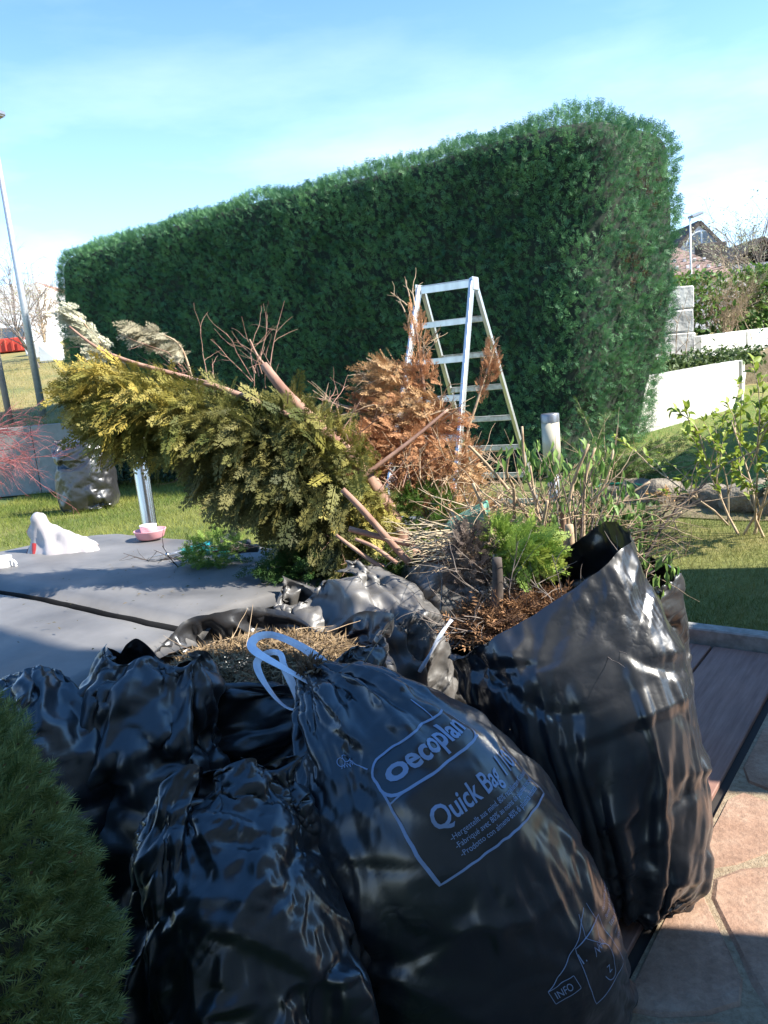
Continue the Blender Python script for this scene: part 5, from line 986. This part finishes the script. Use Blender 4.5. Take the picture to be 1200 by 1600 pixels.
# green cypress sprays in and under the pile
GRN = ((.022, .062, .016), (.07, .14, .035)); BRT = ((.10, .20, .03), (.34, .44, .09))
def heap_of(name, lab, parts, m=M['conifer'], grp='green thuja sprays in the pile'):
    c0 = parts[0][0][0]; t = thing(name, lab, 'branch', (c0[0], c0[1], c0[2])); S = [spray_cloud(c_[0], c_[1], n, sz, cols, dr, tms, .5, .6) for c_, n, sz, cols, dr, tms in parts]; kind(leafobj('foliage', S, m, t), 'stuff')
    poly = []
    for c_, n, sz, cols, dr, tms in parts:
        for k in range(4): twigs(c_[0] - ZZ * .04, np.array(dr) + rng.normal(0, .4, 3) + [0, 0, .3], c_[1][0] * 1.1, .004, 1, 3, .5, out=poly)
    V, F = tubes(poly, 5); obj('stem', mesh('stem', V, [F], M['twig_grey']), t); t['group'] = grp; return t
heap_of('thuja_branch', 'dark green thuja branch hanging over the hot tub edge under the olive sprays', [(cl(478, 885, 2.92, 68, 32, .16), 620, .085, GRN, (-.6, -.4, -.3), T_MID), (cl(530, 900, 2.88, 50, 30, .14), 320, .085, GRN, (-.3, -.5, -.3), T_MID)])
heap_of('thuja_branch', 'deep green thuja branch between the grey bag and the stick bag', [(cl(605, 905, 2.8, 52, 40, .14), 480, .085, GRN, (-.2, -.5, -.3), T_MID), (cl(600, 945, 2.7, 40, 26, .1), 160, .08, ((.10, .11, .03), (.22, .2, .07)), (-.2, -.4, -.2), T_MID)])
heap_of('thuja_branch', 'fresh green thuja branch below the dead rust brown branch', [(cl(668, 798, 2.95, 42, 30), 300, .075, ((.05, .12, .02), (.15, .26, .05)), (.1, -.4, .1), T_MID)])
heap_of('thuja_branch', 'bright yellow green thuja sprig sticking out of the tall open bag', [(cl(815, 862, 2.25, 48, 30, .09), 300, .075, BRT, (.75, -.3, .0), T_FINE), (cl(778, 838, 2.3, 22, 26, .06), 90, .06, BRT, (.1, -.2, .6), T_FINE), (cl(840, 872, 2.2, 28, 16, .05), 90, .06, ((.26, .32, .05), (.46, .50, .12)), (.9, -.3, -.1), T_FINE)])
heap_of('heather_clump', 'grey dried heather clump leaning out of the tall open bag', [(cl(735, 880, 2.28, 30, 62, .09), 420, .05, ((.10, .075, .065), (.25, .20, .165)), (-.05, -.3, .4), T_FINE)], M['dry'], 'dried clumps')
# pale stick bundle in the narrow bag
bun = thing('stick_bundle', 'bundle of pale thin sticks lying over the narrow bag mouth', 'sticks', at(690, 845, 2.7)); poly = []
for k in range(60):
    p = at(rng.uniform(680, 730), rng.uniform(825, 862), 2.68) + rng.normal(0, .03, 3); twigs(p, [-1, rng.normal(0, .35), rng.normal(.05, .28)], rng.uniform(.1, .27), .0024, 0, wob=.1, out=poly)
V, F = tubes(poly, 5); kind(obj('sticks', mesh('sticks', V, [F], simple('straw_twig', (.50, .40, .26), (.66, .55, .38), .8, 20)), bun), 'stuff')
# upright pruned stems with leaves, in the bags at the right
stems = [((800, 760), (790, 700), 2.6, .006), ((842, 905), (855, 790), 2.5, .007), ((838, 870), (812, 670), 2.62, .006), ((870, 900), (915, 690), 2.55, .007), ((905, 905), (925, 690), 2.6, .007), ((880, 880), (960, 700), 2.65, .006), ((830, 800), (735, 700), 2.7, .007), ((800, 880), (735, 755), 2.62, .007), ((760, 890), (700, 800), 2.6, .008), ((930, 850), (1010, 760), 2.7, .005), ((940, 880), (1060, 790), 2.75, .005), ((855, 880), (838, 720), 2.6, .006)]
STICKS = ['short pruned stick ending just left of the green trough', 'thin upright pruned stick beside the yellow green sprig', 'pruned stick with its tip beside the lowest ladder rung', 'long straight pruned stick leaning right towards the bollard light', 'upright pruned stick close in front of the bollard light', 'pruned stick leaning right past the bollard light foot', 'long pruned stick leaning left across the ladder foot', 'pruned stick leaning left from the yellow green sprig to the ladder', 'pruned stick leaning left into the rust brown branch', 'thin pruned stick pointing right to the arching conifer', 'lowest thin pruned stick pointing right over the lawn', 'slim upright pruned stick between the leafy branch and the ladder']
for k, ((x0, y0), (x1, y1), Y, r_) in enumerate(stems):
    a_, b_ = at(x0, y0, Y), at(x1, y1, Y + rng.normal(0, .05)); a_ = a_ - unit(b_ - a_) * .25; mid = [a_ + (b_ - a_) * t + rng.normal(0, .012, 3) for t in (0, .3, .55, .8, 1)]
    V, F = capped((cr(mid, 14), np.linspace(r_ * 1.15, r_ * .7, 14)), 7); o = obj('pruned_stick', mesh('pruned_stick', V, F, M['twig'])); tag(o, STICKS[k], 'stick', 'pruned sticks')
for (x, y0, y1, Y, r_, m, lab) in ((888, 892, 820, 2.45, .016, 'twig', 'short sawn branch stub beside the leafy twigs'), (775, 965, 872, 2.12, .017, 'twig_dark', 'dark grey branch stub in the tall open bag'), (878, 905, 790, 2.62, .012, 'bark', 'thick reddish sawn stick among the leafy twigs')):
    V, F = capped((cr([at(x, y0, Y), at(x + 3, (y0 + y1) / 2, Y), at(x + 1, y1, Y)], 8), np.linspace(r_, r_ * .85, 8)), 10); tag(obj('branch_stub', mesh('branch_stub', V, F, M[m])), lab, 'branch')
poly = []; P, D = [], []; rg = np.random.default_rng(91)
for k in range(75):
    x, y = rg.uniform(820, 1000), rg.uniform(780, 930); p = at(x, y, rg.uniform(2.5, 2.85)); twigs(p, [rg.normal(.25, .6), rg.normal(0, .5), rg.uniform(-.1, 1)], rg.uniform(.12, .32), .0028, 1, 3, .6, out=poly, rg=rg)
for k in range(70):
    x, y = rg.uniform(700, 860), rg.uniform(780, 900); p = at(x, y, rg.uniform(2.5, 2.9)); twigs(p, [rg.normal(0, .6), rg.normal(0, .5), rg.uniform(-.1, 1)], rg.uniform(.10, .28), .0028, 1, 3, .6, out=poly, rg=rg)
V, F = tubes(poly, 5); kind(tag(obj('twig_tangle', mesh('twig_tangle', V, [F], M['twig'])), 'tangle of thin tan twigs filling the right half of the pile', 'twigs'), 'stuff')
for (nm, lab, spots, seed) in (('leafy_branch', 'cut branch with drooping pale green leaves before the bollard light', ((850, 725), (835, 705), (870, 735), (905, 745), (862, 715), (935, 725), (885, 728), (920, 700), (948, 712), (815, 745), (800, 712), (930, 745)), 1), ('leafy_branch', 'cut branch with fresh green leaves low at the right end of the pile', ((960, 835), (968, 820), (870, 800), (868, 815), (985, 790), (945, 800), (925, 775), (975, 760), (900, 790), (892, 855), (1000, 815), (960, 790)), 2), ('leafy_branch', 'dark twig with a few green leaves hanging over the lawn', ((1015, 870), (1040, 880), (1020, 912), (990, 910), (1012, 880), (985, 880), (1050, 872), (1016, 918)), 3)):
    t = thing(nm, lab, 'branch', at(spots[0][0], spots[0][1], 2.65), 'leafy cut branches'); rg = np.random.default_rng(seed); poly = []; P, D = [], []; o_ = at(900, 900, 2.6) if seed < 3 else at(950, 915, 2.65)
    for (x, y) in spots:
        e_ = at(x, y - 12, 2.62 + rg.normal(0, .1)); poly.append((cr([o_, (o_ + e_) / 2 + rg.normal(0, .03, 3) - [0, 0, .02], e_], 8), np.linspace(.0035, .0016, 8)))
        for q in range(9 if seed < 3 else 6): P.append(e_ + rg.normal(0, .026, 3) - [0, 0, .01]); D.append([rg.normal(0, .4), rg.normal(0, .4), -1.2])
    V, F = tubes(poly, 5); obj('stem', mesh('stem', V, [F], M['twig_grey']), t); P, D = np.array(P), np.array(D)
    leafobj('leaves', [scatter(tmpl_leaf(.12, .19), P, D, rand_dir(len(P)) + [.3, -.8, .3], rng.uniform(.032, .056, len(P)), lerp_cols((.09, .20, .04), (.27, .40, .11), rg.random(len(P))))], M['leaf'], t)
ct = thing('shrub_cutting', 'dense dark green shrub cutting behind the tall open bag', 'branch', at(930, 850, 2.85)); poly = []; P, D = [], []; rg = np.random.default_rng(63)
for k in range(34):
    o_ = at(rg.uniform(885, 985), rg.uniform(830, 930), rg.uniform(2.75, 3.0)); twigs(o_, [rg.normal(.3, .45), rg.normal(0, .4), 1], rg.uniform(.12, .24), .003, 1, 4, .55, out=poly, rg=rg)
for pts, R_ in poly:
    for q in range(8): i_ = rg.integers(1, 6); P.append(pts[i_] + rg.normal(0, .006, 3)); D.append(unit(pts[i_] - pts[i_ - 1]) + rg.normal(0, .8, 3))
V, F = tubes(poly, 4); obj('stems', mesh('stems', V, [F], M['twig_dark']), ct); P, D = np.array(P), np.array(D)
leafobj('leaves', [scatter(tmpl_leaf(.1, .28), P, D, rand_dir(len(P)) + [.4, -.4, .6], rng.uniform(.014, .030, len(P)), lerp_cols((.035, .075, .02), (.12, .19, .05), rng.random(len(P))))], M['leaf'], ct)
poly = []; rg = np.random.default_rng(17)
for k in range(34): twigs(np.array([.40 + rg.normal(0, .11), 2.12 + rg.normal(0, .09), .80]), [rg.normal(0, .8), rg.normal(0, .5), rg.uniform(.05, .7)], rg.uniform(.12, .28), .0028, 1, 4, .55, out=poly, rg=rg)
V, F = tubes(poly, 5); kind(tag(obj('dark_twigs', mesh('dark_twigs', V, [F], M['twig_grey'])), 'grey bare twigs poking out of the tall open bag', 'twigs'), 'stuff')
# bare dark branch reaching right over the lawn
dk = thing('dark_branch', 'dark bare branch reaching out over the lawn right of the pile', 'branch', at(1000, 880, 2.8)); poly = [(cr([at(960, 930, 2.75), at(1010, 868, 2.8), at(1040, 815, 2.85), at(1085, 770, 2.9), at(1105, 750, 2.9)], 14), np.linspace(.008, .002, 14)), (cr([at(980, 905, 2.75), at(1005, 850, 2.8), at(1015, 800, 2.8)], 10), np.linspace(.006, .002, 10))]
for (x, y) in ((1030, 830), (1050, 805), (1075, 780), (1010, 860), (1000, 830)):
    for k in range(3): twigs(at(x, y, 2.83), [rng.normal(.5, .4), rng.normal(0, .4), rng.normal(.5, .4)], .15, .0025, 1, 3, .5, out=poly)
V, F = tubes(poly, 6); obj('stem', mesh('stem', V, [F], M['twig_dark']), dk)
# green plastic trough end among the twigs
V, F = box_vf(.17, .10, .05, .006); V[:, 0] += V[:, 2] * .3; a_ = at(730, 812, 2.78); V = V @ np.array([unit([.8, -.3, .4]), unit([.3, .9, .1]), unit([-.4, 0, .9])]) + a_
tag(obj('plant_trough', mesh('plant_trough', V, F, simple('faded_green_plastic', (.10, .30, .20), (.22, .40, .30), .5, 9))), 'faded green plastic trough half buried in the twigs', 'planter')

# =================================================================== DWARF SPRUCE IN THE FOREGROUND
spr = thing('dwarf_spruce', 'dense green dwarf spruce in the lower left corner', 'shrub', (-.75, .92, 0))
prof = np.array([(.0, .40), (.12, .46), (.5, .47), (.75, .455), (.95, .435), (1.07, .41), (1.15, .35), (1.20, .22), (1.22, .10), (1.225, .0)]); SC = np.array([-.925, .92, -.045])
ns = 17000; zz = rng.uniform(.25, 1.21, ns); aa = rng.uniform(0, 2 * np.pi, ns); rr_ = np.interp(zz, prof[:, 0], prof[:, 1])
dv_ = np.stack([np.cos(aa), np.sin(aa), np.zeros(ns)], -1); P = SC + dv_ * rr_[:, None] + zz[:, None] * ZZ
slope = -np.gradient(prof[:, 1], prof[:, 0]); sl_ = np.interp(zz, prof[:, 0], slope); N = unit(dv_ + ZZ * np.clip(sl_, -.3, 2.5)[:, None])
bl_ = wav(P, 6, 61) * .55 + wav(P, 17, 62) * .45; P = P + N * (.055 * bl_ + rng.uniform(-.035, .004, ns))[:, None]
k = ((np.array([0, 0, EYE]) - P) * N).sum(1) > -.35; P, N, bl_ = P[k], N[k], bl_[k]; n = len(P)
D = unit(N + rng.normal(0, .38, (n, 3)) + [0, 0, .25]); t_ = np.clip(.45 + .25 * bl_ + rng.normal(0, .22, n), 0, 1)
S = []
for q in range(3):
    m_ = np.arange(n) % 3 == q; S.append(scatter(tmpl_shoot(22, 70 + q, 1.0), P[m_], D[m_], rand_dir(m_.sum()), rng.uniform(.026, .044, m_.sum()), lerp_cols((.14, .19, .055), (.44, .48, .17), t_[m_]), .12))
kind(leafobj('needles', S, M['needle'], spr), 'stuff')
nb2 = 500; q = rng.integers(0, n, nb2); V, F = [], []
leafobj('buds', [scatter(tmpl_diamond(.35), P[q] + D[q] * .028, D[q], rand_dir(nb2), np.full(nb2, .007), lerp_cols((.16, .08, .04), (.28, .15, .07), rng.random(nb2)))], M['leaf'], spr)['kind'] = 'stuff'
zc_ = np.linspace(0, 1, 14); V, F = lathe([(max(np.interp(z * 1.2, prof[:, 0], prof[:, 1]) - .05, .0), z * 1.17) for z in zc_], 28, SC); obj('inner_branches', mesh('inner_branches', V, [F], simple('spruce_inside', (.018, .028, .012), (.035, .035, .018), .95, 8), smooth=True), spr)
